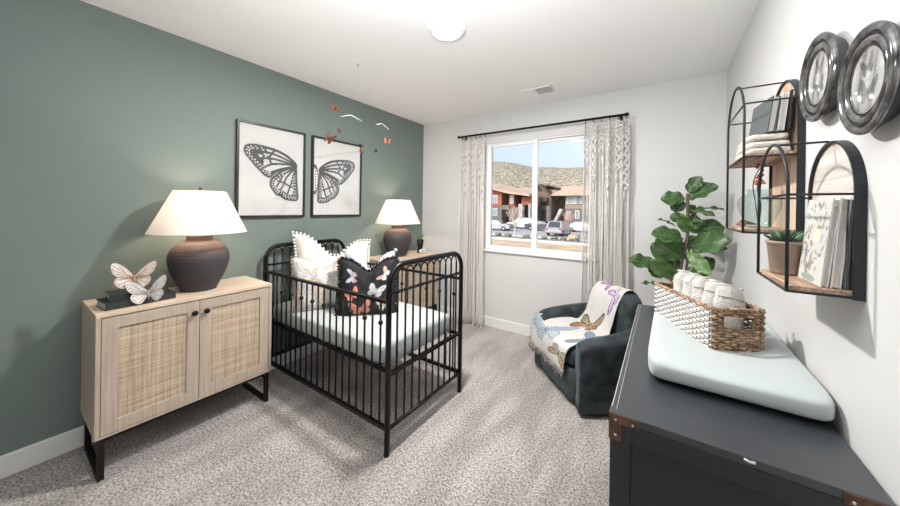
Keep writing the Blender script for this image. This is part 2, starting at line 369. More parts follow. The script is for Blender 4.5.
# window
wf = MB(); fw = .014; ya, yb = WF+.012, WF+.095
wf.box(OX0, OX1, ya, yb, OZ1-fw, OZ1, .004); wf.box(OX0, OX1, ya, yb, OZ0, OZ0+fw, .004); wf.box(OX0, OX0+fw, ya, yb, OZ0+fw, OZ1-fw, .001); wf.box(OX1-fw, OX1, ya, yb, OZ0+fw, OZ1-fw, .001)
win = struct('window_1', wf, M['vinyl'])
mu = -1.170
sa = MB()
def sash(b, x0, x1, y0, y1, t=.028):
    z0, z1 = OZ0+fw, OZ1-fw
    b.box(x0, x1, y0, y1, z0, z0+t, .003); b.box(x0, x1, y0, y1, z1-t, z1, .003); b.box(x0, x0+t, y0, y1, z0+t, z1-t); b.box(x1-t, x1, y0, y1, z0+t, z1-t)
a = MB(); sash(a, OX0+fw, mu+.018, ya+.012, ya+.04); a.build('window_sash', M['vinyl'], win)
a = MB(); sash(a, mu-.048, OX1-fw, ya+.042, ya+.07); a.build('window_sash', M['vinyl'], win)
for x0, x1, y in ((OX0+fw+.028, mu-.010, ya+.026), (mu-.020, OX1-fw-.028, ya+.056)):
    MB().box(x0, x1, y-.002, y+.002, OZ0+fw+.028, OZ1-fw-.028).build('window_pane', M['wglass'], win)
MB().box(OX0-.03, OX1+.03, WF-.03, WF+.012, OZ0-.03, OZ0, .004).build('window_sill', M['vinyl'], win)

# ceiling light and air vent
cl = empty('ceiling_light', (-1.155, 1.632, H), 0, 'round white flush-mount ceiling light, switched on', 'ceiling light')
MB().lathe([(0, 0), (.118, 0), (.120, -.010), (.108, -.026), (.092, -.034), (.088, -.030), (0, -.030)], 48).build('trim_ring', M['vinyl'], cl)
MB().lathe([(0, -.031), (.086, -.031), (.086, -.036), (.06, -.041), (0, -.043)], 40).build('diffuser', M['diff'], cl)
vt = empty('ceiling_vent', (-1.03, 2.98, H), 0, 'small rectangular ceiling air vent near the window wall', 'air vent')
b = MB(); b.box(-.17, .17, -.09, -.075, -.008, 0, .002); b.box(-.17, .17, .075, .09, -.008, 0, .002); b.box(-.17, -.155, -.09, .09, -.008, 0, .002); b.box(.155, .17, -.09, .09, -.008, 0, .002)
b.build('frame', M['vinyl'], vt)
for x0, x1, nm in ((-.155, .0, 'white_slat'), (.0, .155, 'grey_slat')):
    for k in range(7):
        y = -.066+k*.022; MB().box(x0, x1, y-.008, y+.008, -.006, -.003).build('slat', M['vent'] if x0 >= 0 else M['vinyl'], vt)
MB().box(-.155, .155, -.075, .075, -.0025, 0).build('backing', M['vent'], vt)

# ================================================================== SIDEBOARDS
def sideboard(y0, label):
    D, Wd, z0, z1 = .42, .847, .212, .842
    r = empty('sideboard', (WL+.02, y0, 0), 0, label, 'cabinet', 'pale wood cabinets with rattan doors')
    b = MB(); b.box(0, D-.02, 0, .022, z0, z1-.02); b.box(0, D-.02, Wd-.022, Wd, z0, z1-.02); b.box(0, D-.02, .022, Wd-.022, z0, z0+.022); b.box(0, .01, .022, Wd-.022, z0+.022, z1-.02)
    b.box(D-.02, D, 0, .018, z0, z1-.018); b.box(D-.02, D, Wd-.018, Wd, z0, z1-.018); b.box(D-.02, D, .018, Wd-.018, z0, z0+.012)
    b.build('body', M['oak'], r)
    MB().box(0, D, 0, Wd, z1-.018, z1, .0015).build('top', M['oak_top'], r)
    for i, (a, c) in enumerate(((.021, Wd/2-.002), (Wd/2+.002, Wd-.021))):
        f = MB(); za, zb = z0+.015, z1-.024; st = .058
        f.box(D-.02, D-.001, a, a+st, za, zb); f.box(D-.02, D-.001, c-st, c, za, zb); f.box(D-.02, D-.001, a+st, c-st, za, za+st); f.box(D-.02, D-.001, a+st, c-st, zb-st, zb)
        dr = f.build('door', M['oak'], r)
        MB().box(D-.016, D-.010, a+st, c-st, za+st, zb-st).build('rattan_panel', M['rattan'], dr)
        ky = c-.028 if i == 0 else a+.028
        k = MB(); k.lathe([(0, 0), (.006, 0), (.006, .014), (.015, .017), (.016, .024), (.011, .029), (0, .030)], 16, (D-.001, ky, .752), 'x'); k.build('knob', M['blackm'], dr)
    for nm, yy in (('a', .012), ('b', Wd-.037)):
        g = MB(); t_ = .025
        g.box(D-.005-t_, D-.005, yy, yy+t_, 0, z0); g.box(.03, .03+t_, yy, yy+t_, 0, z0); g.box(.03+t_, D-.005-t_, yy, yy+t_, 0, t_); g.box(.03+t_, D-.005-t_, yy, yy+t_, z0-.018, z0)
        g.build('leg_frame', M['blackm'], r)
    MB().box(D-.03, D-.008, .037, Wd-.037, z0-.018, z0).build('apron', M['blackm'], r)
    return r
sideboard(.297, 'pale oak sideboard with two rattan doors and black metal legs, in front')
sideboard(2.32, 'pale oak sideboard mostly hidden behind the crib, in the far corner')

# ================================================================== TABLE LAMPS
def table_lamp(x, y, z, label):
    r = empty('table_lamp', (x, y, z), 0, label, 'lamp', 'table lamps on the sideboards')
    prof = [(0, 0), (.088, 0), (.094, .006), (.118, .055), (.143, .11), (.160, .17), (.164, .21), (.157, .25), (.136, .285), (.10, .312), (.076, .322), (.070, .330), (.070, .350), (.073, .356), (.060, .358), (0, .358)]
    p2 = smooth_curve([(a, b, 0) for a, b in prof], 3); MB().lathe([(max(0, p.x), p.y) for p in p2], 48).build('base', M['vase'], r)
    s = MB(); s.lathe([(.262, .378), (.140, .648)], 64); s.lathe([(.258, .378), (.136, .648)], 64)
    s.lathe([(.262, .378), (.258, .378)], 64); s.lathe([(.140, .648), (.136, .648)], 64)
    MB().lathe([(.262, .378), (.140, .648)], 64).build('lamp_shade', M['shade'], r, fixn=False)
    for rr, zz in ((.262, .378), (.140, .648)):
        tr = MB(); tr.tube([(rr*math.cos(2*PI*k/48), rr*math.sin(2*PI*k/48), zz) for k in range(48)], .0022, 6, closed=True); tr.build('shade_trim', M['white_cloth'], r)
    st = MB(); st.tube([(0, 0, .356), (0, 0, .44)], .010, 12); st.tube([(0, 0, .44), (0, 0, .47)], .018, 12); st.build('socket', M['brass'], r)
    hp = MB(); hp.tube(smooth_curve([(0, 0, .44), (.055, 0, .48), (.06, 0, .56), (.03, 0, .64), (0, 0, .646)], 4), .002, 6); hp.tube(smooth_curve([(0, 0, .44), (-.055, 0, .48), (-.06, 0, .56), (-.03, 0, .64), (0, 0, .646)], 4), .002, 6)
    for k in range(3): hp.tube([(0, 0, .644), (.139*math.cos(2.1*k), .139*math.sin(2.1*k), .647)], .0018, 6)
    hp.build('harp', M['brass'], r)
    MB().lathe([(0, .644), (.008, .644), (.006, .655), (.011, .663), (.009, .673), (0, .676)], 14).build('finial', M['brass'], r)
    bl = MB(); bl.ball((0, 0, .515), .032, 16, (1, 1, 1.25)); bl.build('bulb', M['bulb'], r)
    l = bpy.data.lights.new('lamp_light', 'POINT'); l.energy = 15; l.color = (1, .80, .62); l.shadow_soft_size = .045
    lo = bpy.data.objects.new('lamp_light', l); COL.objects.link(lo); lo.location = (x, y, z+.515)
    return r
table_lamp(-2.54, .782, .842, 'white-shaded lamp with dark clay jar base, beside the books')
table_lamp(-2.55, 2.67, .842, 'white-shaded lamp with dark clay jar base, in the far corner behind the crib')

# books and butterfly figurines on the sideboard
def flat_book(x, y, z, rz, L, Wd, T, label):
    r = empty('book', (x, y, z), rz, label, 'book', 'black books on the sideboard')
    c = MB(); c.box(-Wd/2, Wd/2, -L/2, L/2, 0, .003); c.box(-Wd/2, Wd/2, -L/2, L/2, T-.003, T); c.box(Wd/2-.004, Wd/2+.001, -L/2, L/2, .0, T)
    c.build('cover', M['book'], r)
    MB().box(-Wd/2+.004, Wd/2-.005, -L/2+.004, L/2-.004, .003, T-.003).build('page_block', M['pages'], r)
flat_book(-2.47, .475, .842, .07, .29, .165, .038, 'larger black hardback, bottom of the pair beside the near lamp')
flat_book(-2.475, .475, .880, -.03, .235, .14, .034, 'smaller black hardback on top, holding up the tan butterfly')
def figurine(loc, rot, s, label, veinm, lift=.25):
    r = empty('butterfly_figurine', loc, 0, label, 'figurine', 'white butterfly ornaments'); r.rotation_euler = rot
    for sg in (-1, 1):
        wb = MB(); vb = MB()
        for poly, vs in ((F_WING, F_VEIN), (H_WING, H_VEIN)):
            pl = [p.to_2d() for p in smooth_curve([(a, b, 0) for a, b in poly], 4, True)]
            def P(p, off): return (sg*p[0]*s, -abs(p[0])*lift*s+off, p[1]*s)
            n = len(pl); cen = (sum(p[0] for p in pl)/n, sum(p[1] for p in pl)/n)
            vv = [P(p, 0) for p in pl]+[P(p, .003) for p in pl]+[P(cen, 0), P(cen, .003)]
            wb.add(vv, [(i, (i+1) % n, 2*n) for i in range(n)]+[(n+i, n+(i+1) % n, 2*n+1) for i in range(n)]+[(i, (i+1) % n, n+(i+1) % n, n+i) for i in range(n)])
            vb.tube([P(p, .0005) for p in pl], .0016, 5, closed=True)
            for l in vs: vb.tube([P(p, -.0012) for p in l], .0012, 5)
            vb.tube([P((cen[0]+(p[0]-cen[0])*.78, cen[1]+(p[1]-cen[1])*.78), -.0008) for p in pl], .0009, 4, closed=True)
        ww = wb.build('wing', M['ivory'], r); vb.build('wing_veins', veinm, ww)
    bd = MB(); bd.tube([(0, -.002, -.42*s), (0, -.004, -.15*s), (0, -.004, .05*s), (0, -.004, .13*s)], .005, 8, radii=[.002, .005, .006, .004])
    for sg in (-1, 1): bd.tube([(0, -.004, .12*s), (sg*.08*s, -.012, .32*s)], .0008, 4)
    bd.build('body', veinm, r)
figurine((-2.43, .452, .990), (-.28, .0, 1.15), .094, 'tan-veined white butterfly ornament standing on the black books', M['vein'])
figurine((-2.375, .500, .905), (-.35, -.15, 1.10), .088, 'grey-veined white butterfly ornament leaning against the front of the books', M['greyvein'], .3)

# small objects beside the far lamp
r = empty('sprig_vase', (-2.50, 3.02, .842), 0, 'small dark vase with a green sprig beside the far lamp', 'vase')
MB().lathe([(0, 0), (.035, 0), (.03, .04), (.038, .11), (.045, .165), (.04, .165), (.033, .10), (0, .05)], 20).build('vase', M['blackm'], r)
s_ = MB()
for k in range(9):
    a = k*.7; s_.tube([(0, 0, .12), (.02*math.cos(a), .02*math.sin(a), .19), (.05*math.cos(a), .05*math.sin(a), .215+.01*(k % 3))], .004, 5, radii=[.002, .007, .003])
s_.build('sprig', M['leaf_lite'], r)
b = MB()
for k in range(10): b.ball((-.02+.04*random.random(), -.03+.06*random.random(), .02+.028*random.random()), .018+.008*random.random(), 6, (1, 1, 1))
b.ball((0, 0, .015), .035, 8, (1, 1, .43))
thing(MB().add([(v[0]-2.43, v[1]+2.99, v[2]+.842) for v in b.v], b.f), 'crystal_cluster', M['crystal'], (-2.43, 2.99, .842), 'small clear crystal ornament in front of the sprig vase', 'ornament')

# ================================================================== FRAMED WING PRINTS
FW = [(1.549, 1.781), (1.502, 1.823), (1.434, 1.861), (1.36, 1.883), (1.272, 1.895), (1.196, 1.898), (1.144, 1.885), (1.125, 1.856), (1.134, 1.814), (1.166, 1.776), (1.199, 1.736), (1.232, 1.702), (1.272, 1.664), (1.301, 1.646), (1.327, 1.646), (1.363, 1.683), (1.408, 1.708), (1.474, 1.733), (1.55, 1.749)]
HW = [(1.55, 1.745), (1.555, 1.663), (1.563, 1.566), (1.568, 1.467), (1.528, 1.45), (1.482, 1.455), (1.45, 1.463), (1.411, 1.49), (1.38, 1.498), (1.356, 1.525), (1.332, 1.56), (1.325, 1.596), (1.337, 1.634), (1.378, 1.671), (1.427, 1.712), (1.494, 1.739)]
FV = [[(1.549, 1.765), (1.436, 1.766), (1.335, 1.754), (1.249, 1.703)], [(1.549, 1.765), (1.416, 1.792), (1.308, 1.801), (1.206, 1.782)], [(1.549, 1.775), (1.416, 1.824), (1.298, 1.849), (1.173, 1.838)], [(1.549, 1.757), (1.417, 1.722), (1.309, 1.674)],
      [(1.307, 1.814), (1.335, 1.754)], [(1.36, 1.877), (1.316, 1.815)], [(1.272, 1.89), (1.298, 1.84)], [(1.273, 1.818), (1.24, 1.724)]]
HV = [[(1.546, 1.745), (1.466, 1.655), (1.429, 1.567), (1.374, 1.507)], [(1.546, 1.745), (1.506, 1.601), (1.459, 1.467)], [(1.546, 1.737), (1.536, 1.603), (1.528, 1.466)], [(1.546, 1.745), (1.437, 1.681), (1.355, 1.627), (1.328, 1.578)],
      [(1.437, 1.681), (1.374, 1.554)], [(1.391, 1.615), (1.438, 1.605), (1.506, 1.572), (1.556, 1.575)], [(1.356, 1.553), (1.43, 1.529), (1.488, 1.493), (1.557, 1.506)]]
def paint_wing(col, X, Y):
    ink = (.045, .05, .055, 1); pap = (.70, .70, .69, 1)
    for poly, vs, bw, vw in ((HW, HV, .016, .008), (FW, FV, .018, .009)):
        pl = [(p.x, p.y) for p in smooth_curve([(a, b, 0) for a, b in poly], 3, True)]
        i = pip(X, Y, pl); d = sdist(X, Y, pl, True); col[i] = pap; col[(d < bw*.9) & (i | (d < bw*.35))] = ink
        for v in vs:
            v2 = [(p.x, p.y) for p in smooth_curve([(a, b, 0) for a, b in v], 4)]; col[i & (sdist(X, Y, v2) < vw)] = ink
        # dark outer band with rows of pale spots
        if poly is FW: band = i & (Y < 1.775-(X-1.13)*.45) & (d < .06) | (i & (X < 1.27) & (d < .075))
        else: band = i & (d < .042) & (Y < 1.68) & (X < 1.55)
        col[band] = ink
        n = len(pl); acc = 0
        for q in range(n):
            a, b_ = pl[q], pl[(q+1) % n]; acc += math.hypot(a[0]-b_[0], a[1]-b_[1])
            if acc > .024:
                acc = 0; cx, cy = sum(p[0] for p in pl)/n, sum(p[1] for p in pl)/n; l = math.hypot(cx-a[0], cy-a[1])
                for off, rad in ((.019, .0062), (.038, .0072)):
                    px, py = a[0]+(cx-a[0])/l*off, a[1]+(cy-a[1])/l*off; col[band & (np.hypot(X-px, Y-py) < rad)] = pap
def wing_print(y0, y1, label, mirror):
    z0, z1 = 1.305, 2.075; X0 = WL
    r = empty('framed_print', (X0, (y0+y1)/2, z0), 0, label, 'picture', 'framed butterfly wing prints over the crib'); yc = (y0+y1)/2; hw = (y1-y0)/2; h = z1-z0; ft = .017
    f = MB(); f.box(0, .028, -hw, -hw+ft, 0, h, .001); f.box(0, .028, hw-ft, hw, 0, h, .001); f.box(0, .028, -hw+ft, hw-ft, 0, ft, .001); f.box(0, .028, -hw+ft, hw-ft, h-ft, h, .001); f.build('frame', M['frame'], r)
    nu, nv = 170, 230; g = MB(); g.grid(lambda a, b: (.014, -hw+ft+(2*hw-2*ft)*a, ft+(h-2*ft)*b), nu, nv, False)
    P = np.array(g.v); Y = P[:, 1]+yc; Z = P[:, 2]+z0; col = base_cols(len(P), (.70, .70, .69))
    if not mirror: paint_wing(col, Y, Z)
    else:
        # the facing half of the same butterfly: body along the left edge, wing pointing right
        paint_wing(col, 1.549-(Y-1.785)*1.03, Z+.012)
        bd = (((Y-1.735)/.034)**2+((Z-1.66)/.13)**2) < 1; col[bd] = (.80, .80, .79, 1)
        for q in range(9):
            col[bd & (np.hypot(Y-1.742, Z-(1.55+q*.027)) < .008)] = (.045, .05, .055, 1)
        dd = np.abs(((Y-1.735)/.034)**2+((Z-1.66)/.13)**2-1) < .25; col[dd] = (.045, .05, .055, 1)
    g.build('print', M['print_'], r, col=col, fixn=False)
    MB().box(.004, .012, -hw+ft, hw-ft, ft, h-ft).build('backing_board', M['paper'], r)
    MB().box(.018, .020, -hw+ft, hw-ft, ft, h-ft).build('glass', M['glass'], r)
wing_print(1.068, 1.632, 'black-framed print of a left butterfly wing, the nearer of two', False)
wing_print(1.70, 2.285, 'black-framed print of a right butterfly wing reflecting the window', True)

# ================================================================== CRIB
cx0, cx1, cy0, cy1 = -2.685, -1.27, 1.268, 2.030
cr = empty('crib', ((cx0+cx1)/2, (cy0+cy1)/2, 0), 0, 'black iron crib with arched ends and round slats', 'crib'); oc = cr.location.copy()
def cb(mb, name, mt='black', parent=None):
    o = mb.build(name, M[mt], parent or cr, shift=oc); return o
ZT = 1.07
for X in (cx0, cx1):
    R_ = .115; pts = [(X, cy0, 0), (X, cy0, ZT-R_)]+[(X, cy0+R_-R_*math.cos(a), ZT-R_+R_*math.sin(a)) for a in [PI/2*k/8 for k in range(1, 9)]]
    pts += [(X, cy1-R_+R_*math.sin(a), ZT-R_+R_*math.cos(a)) for a in [PI/2*k/8 for k in range(0, 9)]]+[(X, cy1, 0)]
    fr = cb(MB().tube(pts, .0165, 12), 'end_frame')
    rl = MB(); rl.tube([(X, cy0, .913), (X, cy1, .913)], .007, 8)
    for k in range(60):
        y = cy0+.02+(cy1-cy0-.04)*k/59; rl.ball((X, y, .913), .0105, 8) if k % 2 else None
    cb(rl, 'twisted_rung'); cb(MB().tube([(X, cy0, .145), (X, cy1, .145)], .0115, 10), 'bottom_rail')
    n = 10; p = (cy1-cy0)/(n+1); ys = [cy0+p*(k+1) for k in range(n)]
    for y in ys:
        b = MB(); b.tube([(X, y, .145), (X, y, 1.005)], .0064, 8); b.ball((X, y, .913), .014, 8); cb(b, 'end_bar')
    for k in range(n-1):
        ym = (ys[k]+ys[k+1])/2; b = MB(); b.tube([(X, ym-p/2*math.cos(a), 1.005+.045*math.sin(a)) for a in [PI*q/10 for q in range(11)]], .0048, 8); cb(b, 'end_arch')
for Y in (cy0, cy1):
    rl = MB(); rl.bar((cx0, Y, .865), (cx1, Y, .865), .018, .024); cb(rl, 'side_top_rail')
    rl = MB(); rl.bar((cx0, Y, .15), (cx1, Y, .15), .022, .022); cb(rl, 'side_bottom_rail')
    for k in range(20):
        x = -1.335-.068*k; b = MB(); b.tube([(x, Y, .15), (x, Y, .86)], .0062, 8)
        if k % 2 == 0: b.ball((x, Y, .737), .015, 10)
        cb(b, 'side_bar')
sp = MB(); sp.bar((cx0, cy0+.03, .455), (cx1, cy0+.03, .455), .02); sp.bar((cx0, cy1-.03, .455), (cx1, cy1-.03, .455), .02)
sp.bar((cx0, cy0, .455), (cx0, cy1, .455), .022); sp.bar((cx1, cy0, .455), (cx1, cy1, .455), .022)
for k in range(10): x = cx0+(cx1-cx0)*(k+1)/11; sp.bar((x, cy0+.03, .455), (x, cy1-.03, .455), .012)
cb(sp, 'mattress_support')
for X in (cx0, cx1):
    for Y in (cy0, cy1):
        for z in (.15, .455, .865): cb(MB().ball((X, Y-.016 if Y < 1.6 else Y+.016, z), .006, 8), 'bolt', 'brass')
mz0, mz1 = .466, .60
m_ = MB(); m_.superbox(((cx0+cx1)/2, (cy0+cy1)/2, (mz0+mz1)/2), cx1-cx0-.05, cy1-cy0-.035, mz1-mz0, .16, .28, 72, 20)
thing(m_, 'crib_mattress', M['sheet'], ((cx0+cx1)/2, (cy0+cy1)/2, mz0), 'crib mattress in a pale sage fitted sheet', 'mattress')

# ================================================================== PILLOWS
def pillow_fn(w, h, t, chop, slump=0, ears=.05, cw=.28):
    def F(u, v, s):                       # u, v in -1..1, s = side
        pu = 1-.075*(1-v*v)*abs(u)**3; pv = 1-.075*(1-u*u)*abs(v)**3
        x = u*w/2*pu; z = v*h/2*pv; k = max(0., (1-u**4))**.55*max(0., (1-v**4))**.55
        vv = (v+1)/2; g = math.exp(-(u/cw)**2); z -= chop*g*vv**1.6; x *= 1-.10*(1-vv)*0
        wr = .006*math.sin(9*u+4*v)*math.sin(5*v+1.3)*k+.004*math.sin(17*u-6*v)*k
        y = s*(t/2*k*(1-.35*g*vv)+wr)
        z -= slump*max(0, u)*vv
        return Vector((x, y, z))
    return F
def pillow(name, F, loc, rz, lean, m, label, paint=None, nn=30, group='pillows in the crib', roll=0):
    r = empty(name, loc, 0, label, 'pillow', group)
    mt = Matrix.Rotation(rz, 4, 'Z') @ Matrix.Rotation(lean, 4, 'X') @ Matrix.Rotation(roll, 4, 'Y')
    g = MB(); UV = []
    for s in (-1, 1):
        g.grid(lambda a, b: mt @ F(2*a-1, 2*b-1, s), nn, nn); UV += [(2*i/nn-1, 2*j/nn-1, s) for j in range(nn+1) for i in range(nn+1)]
    col = None
    if paint: col = paint(np.array(UV))
    g.build('cushion', m, r, col=col)
    return r, mt
def edge_pts(F, n):
    out = []
    for k in range(4*n):
        q, t = divmod(k, n); t = 2*t/n-1; u, v = [(t, 1), (1, -t), (-t, -1), (-1, t)][q]; out.append((F(u, v, 0), u, v))
    return out
F = pillow_fn(.66, .60, .17, .20, .10, cw=.45)
r, mt = pillow('pompom_pillow', F, (-2.46, 1.765, .872), 1.22, -.20, M['white_cloth'], 'large white pillow edged with pompoms, at the back against the headboard')
pm = MB()
for p, u, v in edge_pts(F, 22):
    if v > -.9: pm.ball(mt @ (p+Vector((u*.012, 0, v*.012 if abs(v) > .9 else 0))), .0115, 8)
pm.build('pompom_trim', M['pom'], r)
def paint_tuft(UV):
    u, v = UV[:, 0], UV[:, 1]; rng = np.random.RandomState(3); c = base_cols(len(u), (.55, .47, .39))
    n = rng.rand(len(u)); c[:, :3] *= (.75+.5*n)[:, None]
    lt = (np.abs(np.sin(u*4.0+1.0+.5*np.sin(v*2))) > .72); c[lt, :3] = (np.array([.62, .61, .585])[None]*(.8+.35*n[lt])[:, None])
    gr = (u > .02) & (u < .52) & (np.sin(v*4.5+u*3) > -.35); c[gr, :3] = (np.array([.22, .215, .20])[None]*(.7+.6*n[gr])[:, None])
    w = (v > .35) & (u < .1) & (n > .3); c[w, :3] = (.62, .615, .60)
    return c
F = pillow_fn(.47, .43, .15, .09, .0, cw=.35)
r, mt = pillow('tufted_pillow', F, (-2.24, 1.515, .785), 1.12, -.16, M['tuft'], 'tufted beige and grey pillow standing in front of the white one', paint_tuft, 40)
fr = MB(); rnd = random.Random(5)
for p, u, v in edge_pts(F, 46):
    d = Vector((u if abs(u) > .98 else u*.2, 0, v if abs(v) > .98 else v*.2)).normalized()
    q = p+d*.016+Vector((rnd.uniform(-.006, .006), rnd.uniform(-.008, .008), rnd.uniform(-.006, .006))); fr.tube([mt @ p, mt @ q], .0022, 4)
fr.build('fringe', M['linen'], r)
F = pillow_fn(.42, .46, .13, .13, .0, cw=.42)
r, mt = pillow('grey_pillow', F, (-1.995, 1.765, .812), .80, -.20, M['greyc'], 'plain light grey pillow peeking out behind the black one')
bb = MB()
for u, v in ((-1, 1), (1, 1)): bb.ball(mt @ (F(u, v, 0)), .017, 8)
bb.build('corner_ball', M['greyc'], r)
def paint_black(UV):
    u, v, s = UV[:, 0], UV[:, 1], UV[:, 2]; c = base_cols(len(u), (.014, .014, .016)); f = s < 0; X = u.copy(); X[~f] = 99
    W_ = (.62, .62, .60); P_ = (.58, .25, .19); R2 = (.55, .10, .12)
    bfly(c, X, v, -.52, .42, .26, 1.5, (.60, .55, .62), (.55, .16, .18), (.25, .28, .35), (.5, .5, .55), .05, .03)
    bfly(c, X, v, .60, .45, .25, .9, (.72, .34, .24), (.70, .66, .60), (.6, .55, .5), None, .04)
    bfly(c, X, v, .28, -.06, .33, -.45, (.58, .60, .60), (.40, .43, .42), (.50, .52, .52), (.30, .32, .32), .04, .025)
    bfly(c, X, v, -.50, -.22, .28, .5, P_, (.70, .45, .38), (.60, .18, .12), (.5, .12, .08), .04, .03)
    bfly(c, X, v, -.20, -.72, .38, .25, P_, (.60, .28, .20), (.52, .20, .14), (.40, .12, .09), .05, .03)
    bfly(c, X, v, .62, -.60, .30, .2, (.50, .52, .45), (.62, .56, .36), (.35, .36, .32), None, .05)
    return c
F = pillow_fn(.425, .43, .15, .085, .0, cw=.38)
r, mt = pillow('black_butterfly_pillow', F, (-1.855, 1.625, .790), .80, -.20, M['blackc'], 'black pillow printed with butterflies, black ruffled edge, front of the group', paint_black, 90)
fr = MB(); rnd = random.Random(9)
for p, u, v in edge_pts(F, 60):
    d = Vector((u if abs(u) > .98 else u*.2, 0, v if abs(v) > .98 else v*.2)).normalized()
    q = p+d*.022+Vector((rnd.uniform(-.006, .006), rnd.uniform(-.01, .01), rnd.uniform(-.006, .006))); fr.tube([mt @ p, mt @ q], .0045, 4)
fr.build('ruffle', M['fringe_black'], r)

# ================================================================== HANGING MOBILE
mb_ = empty('butterfly_mobile', (-2.05, 1.66, H), 0, 'hanging mobile of small orange and brown butterflies above the crib', 'mobile'); om = mb_.location.copy()
def mob(mb, name, m): return mb.build(name, m, mb_, shift=om)
X = -1.95
rods = [((X, 1.432, 2.061), (X, 1.52, 2.094), (X, 1.62, 2.073)), ((X, 1.769, 2.08), (X, 1.834, 2.104), (X, 1.916, 2.071)), ((X, 1.609, 1.93), (X, 1.66, 1.945), (X, 1.75, 1.925))]
for q in rods[:2]: mob(MB().tube(q, .0022, 6), 'rod', M['acryl'])
hub = (-2.05, 1.66, 2.34); th = MB(); th.tube([(-2.05, 1.66, H-.01), hub], .0004, 4)
mob(MB().tube([(-2.05+.10*math.cos(a), 1.66+.10*math.sin(a), 2.34) for a in [2*PI*k/24 for k in range(24)]], .0006, 5, closed=True), 'ring', M['nylon'])
th.tube([(-2.05, 1.66, 2.42), (-2.05+.10, 1.66, 2.34)], .0004, 4); th.tube([(-2.05, 1.66, 2.42), (-2.1, 1.747, 2.34)], .0004, 4); th.tube([(-2.05, 1.66, 2.42), (-2.1, 1.573, 2.34)], .0004, 4)
hk = MB(); hk.lathe([(0, 0), (.012, 0), (.01, -.006), (0, -.007)], 12, (-2.05, 1.66, H)); hk.tube([(-2.05+.008*math.cos(a), 1.66, H-.014+.008*math.sin(a)) for a in [2*PI*k/12 for k in range(12)]], .0015, 5, closed=True); mob(hk, 'hook', M['acryl'])
def mini(p, s, rot, cf, ck, flap=.5):
    r = MB(); m3 = Matrix.Translation(p) @ Matrix.Rotation(rot[2], 4, 'Z') @ Matrix.Rotation(rot[1], 4, 'Y') @ Matrix.Rotation(rot[0], 4, 'X')
    inner = MB()
    for sg in (-1, 1):
        for poly in (F_WING, H_WING):
            n = len(poly); cen = (sum(a for a, b in poly)/n, sum(b for a, b in poly)/n)
            for k_, tgt, o in ((1, r, 0), (.68, inner, .0012)):
                for side in ((0,) if o == 0 else (-1, 1)):
                    vv = [m3 @ Vector((sg*(cen[0]+(a-cen[0])*k_)*s*math.cos(flap), -abs(cen[0]+(a-cen[0])*k_)*s*math.sin(flap)+side*o, (cen[1]+(b-cen[1])*k_)*s)) for a, b in poly]
                    if o == 0:
                        v2 = [v+m3.to_3x3() @ Vector((0, .0008, 0)) for v in vv]; r.add(vv+v2, [tuple(range(n)), tuple(range(n, 2*n))[::-1]]+[(i, (i+1) % n, n+(i+1) % n, n+i) for i in range(n)])
                    else: inner.add(vv, [tuple(range(n))])
    r.tube([m3 @ Vector((0, 0, -.35*s)), m3 @ Vector((0, 0, .2*s))], .05*s, 5)
    o = mob(r, 'butterfly', ck); i = inner.build('wing_patch', cf, o, shift=om, fixn=False)
    return o
PTS = [((X, 1.385, 2.106), .034, (0, .3, .6), 'mon_o', 'mon_k', .1), ((X, 1.336, 1.885), .058, (.5, .5, 1.2), 'mon_o', 'mon_g', 1.0), ((X, 1.434, 1.962), .032, (.9, .2, .5), 'mon_b', 'mon_b', 1.1),
       ((X, 1.90, 1.965), .036, (-.2, .1, .8), 'mon_o', 'mon_k', .2), ((X, 1.648, 1.886), .034, (1.0, .5, .2), 'mon_g', 'mon_b', .9), ((X, 1.609, 1.845), .038, (.7, -.6, 1.0), 'mon_p', 'mon_b', .9), ((X, 1.762, 1.867), .030, (.9, -.4, .7), 'mon_g', 'mon_g', 1.0)]
for p, s, ro, a, b_, fl in PTS: mini(Vector(p), s, ro, M[a], M[b_], fl)
for p, q in zip([a[0] for a in PTS], (0, 0, 0, 1, 0, 0, 1)):
    rd = rods[q]; e = rd[0] if abs(p[1]-rd[0][1]) < abs(p[1]-rd[2][1]) else rd[2]
    th.tube([p, (hub[0]+.1*(p[1] < 1.6), max(1.57, min(1.75, p[1])), 2.34)], .0003, 4)
for rd in rods[:2]: th.tube([rd[1], (hub[0], 1.60 if rd is rods[0] else 1.72, 2.34)], .0004, 4)
mob(th, 'thread', M['nylon'])

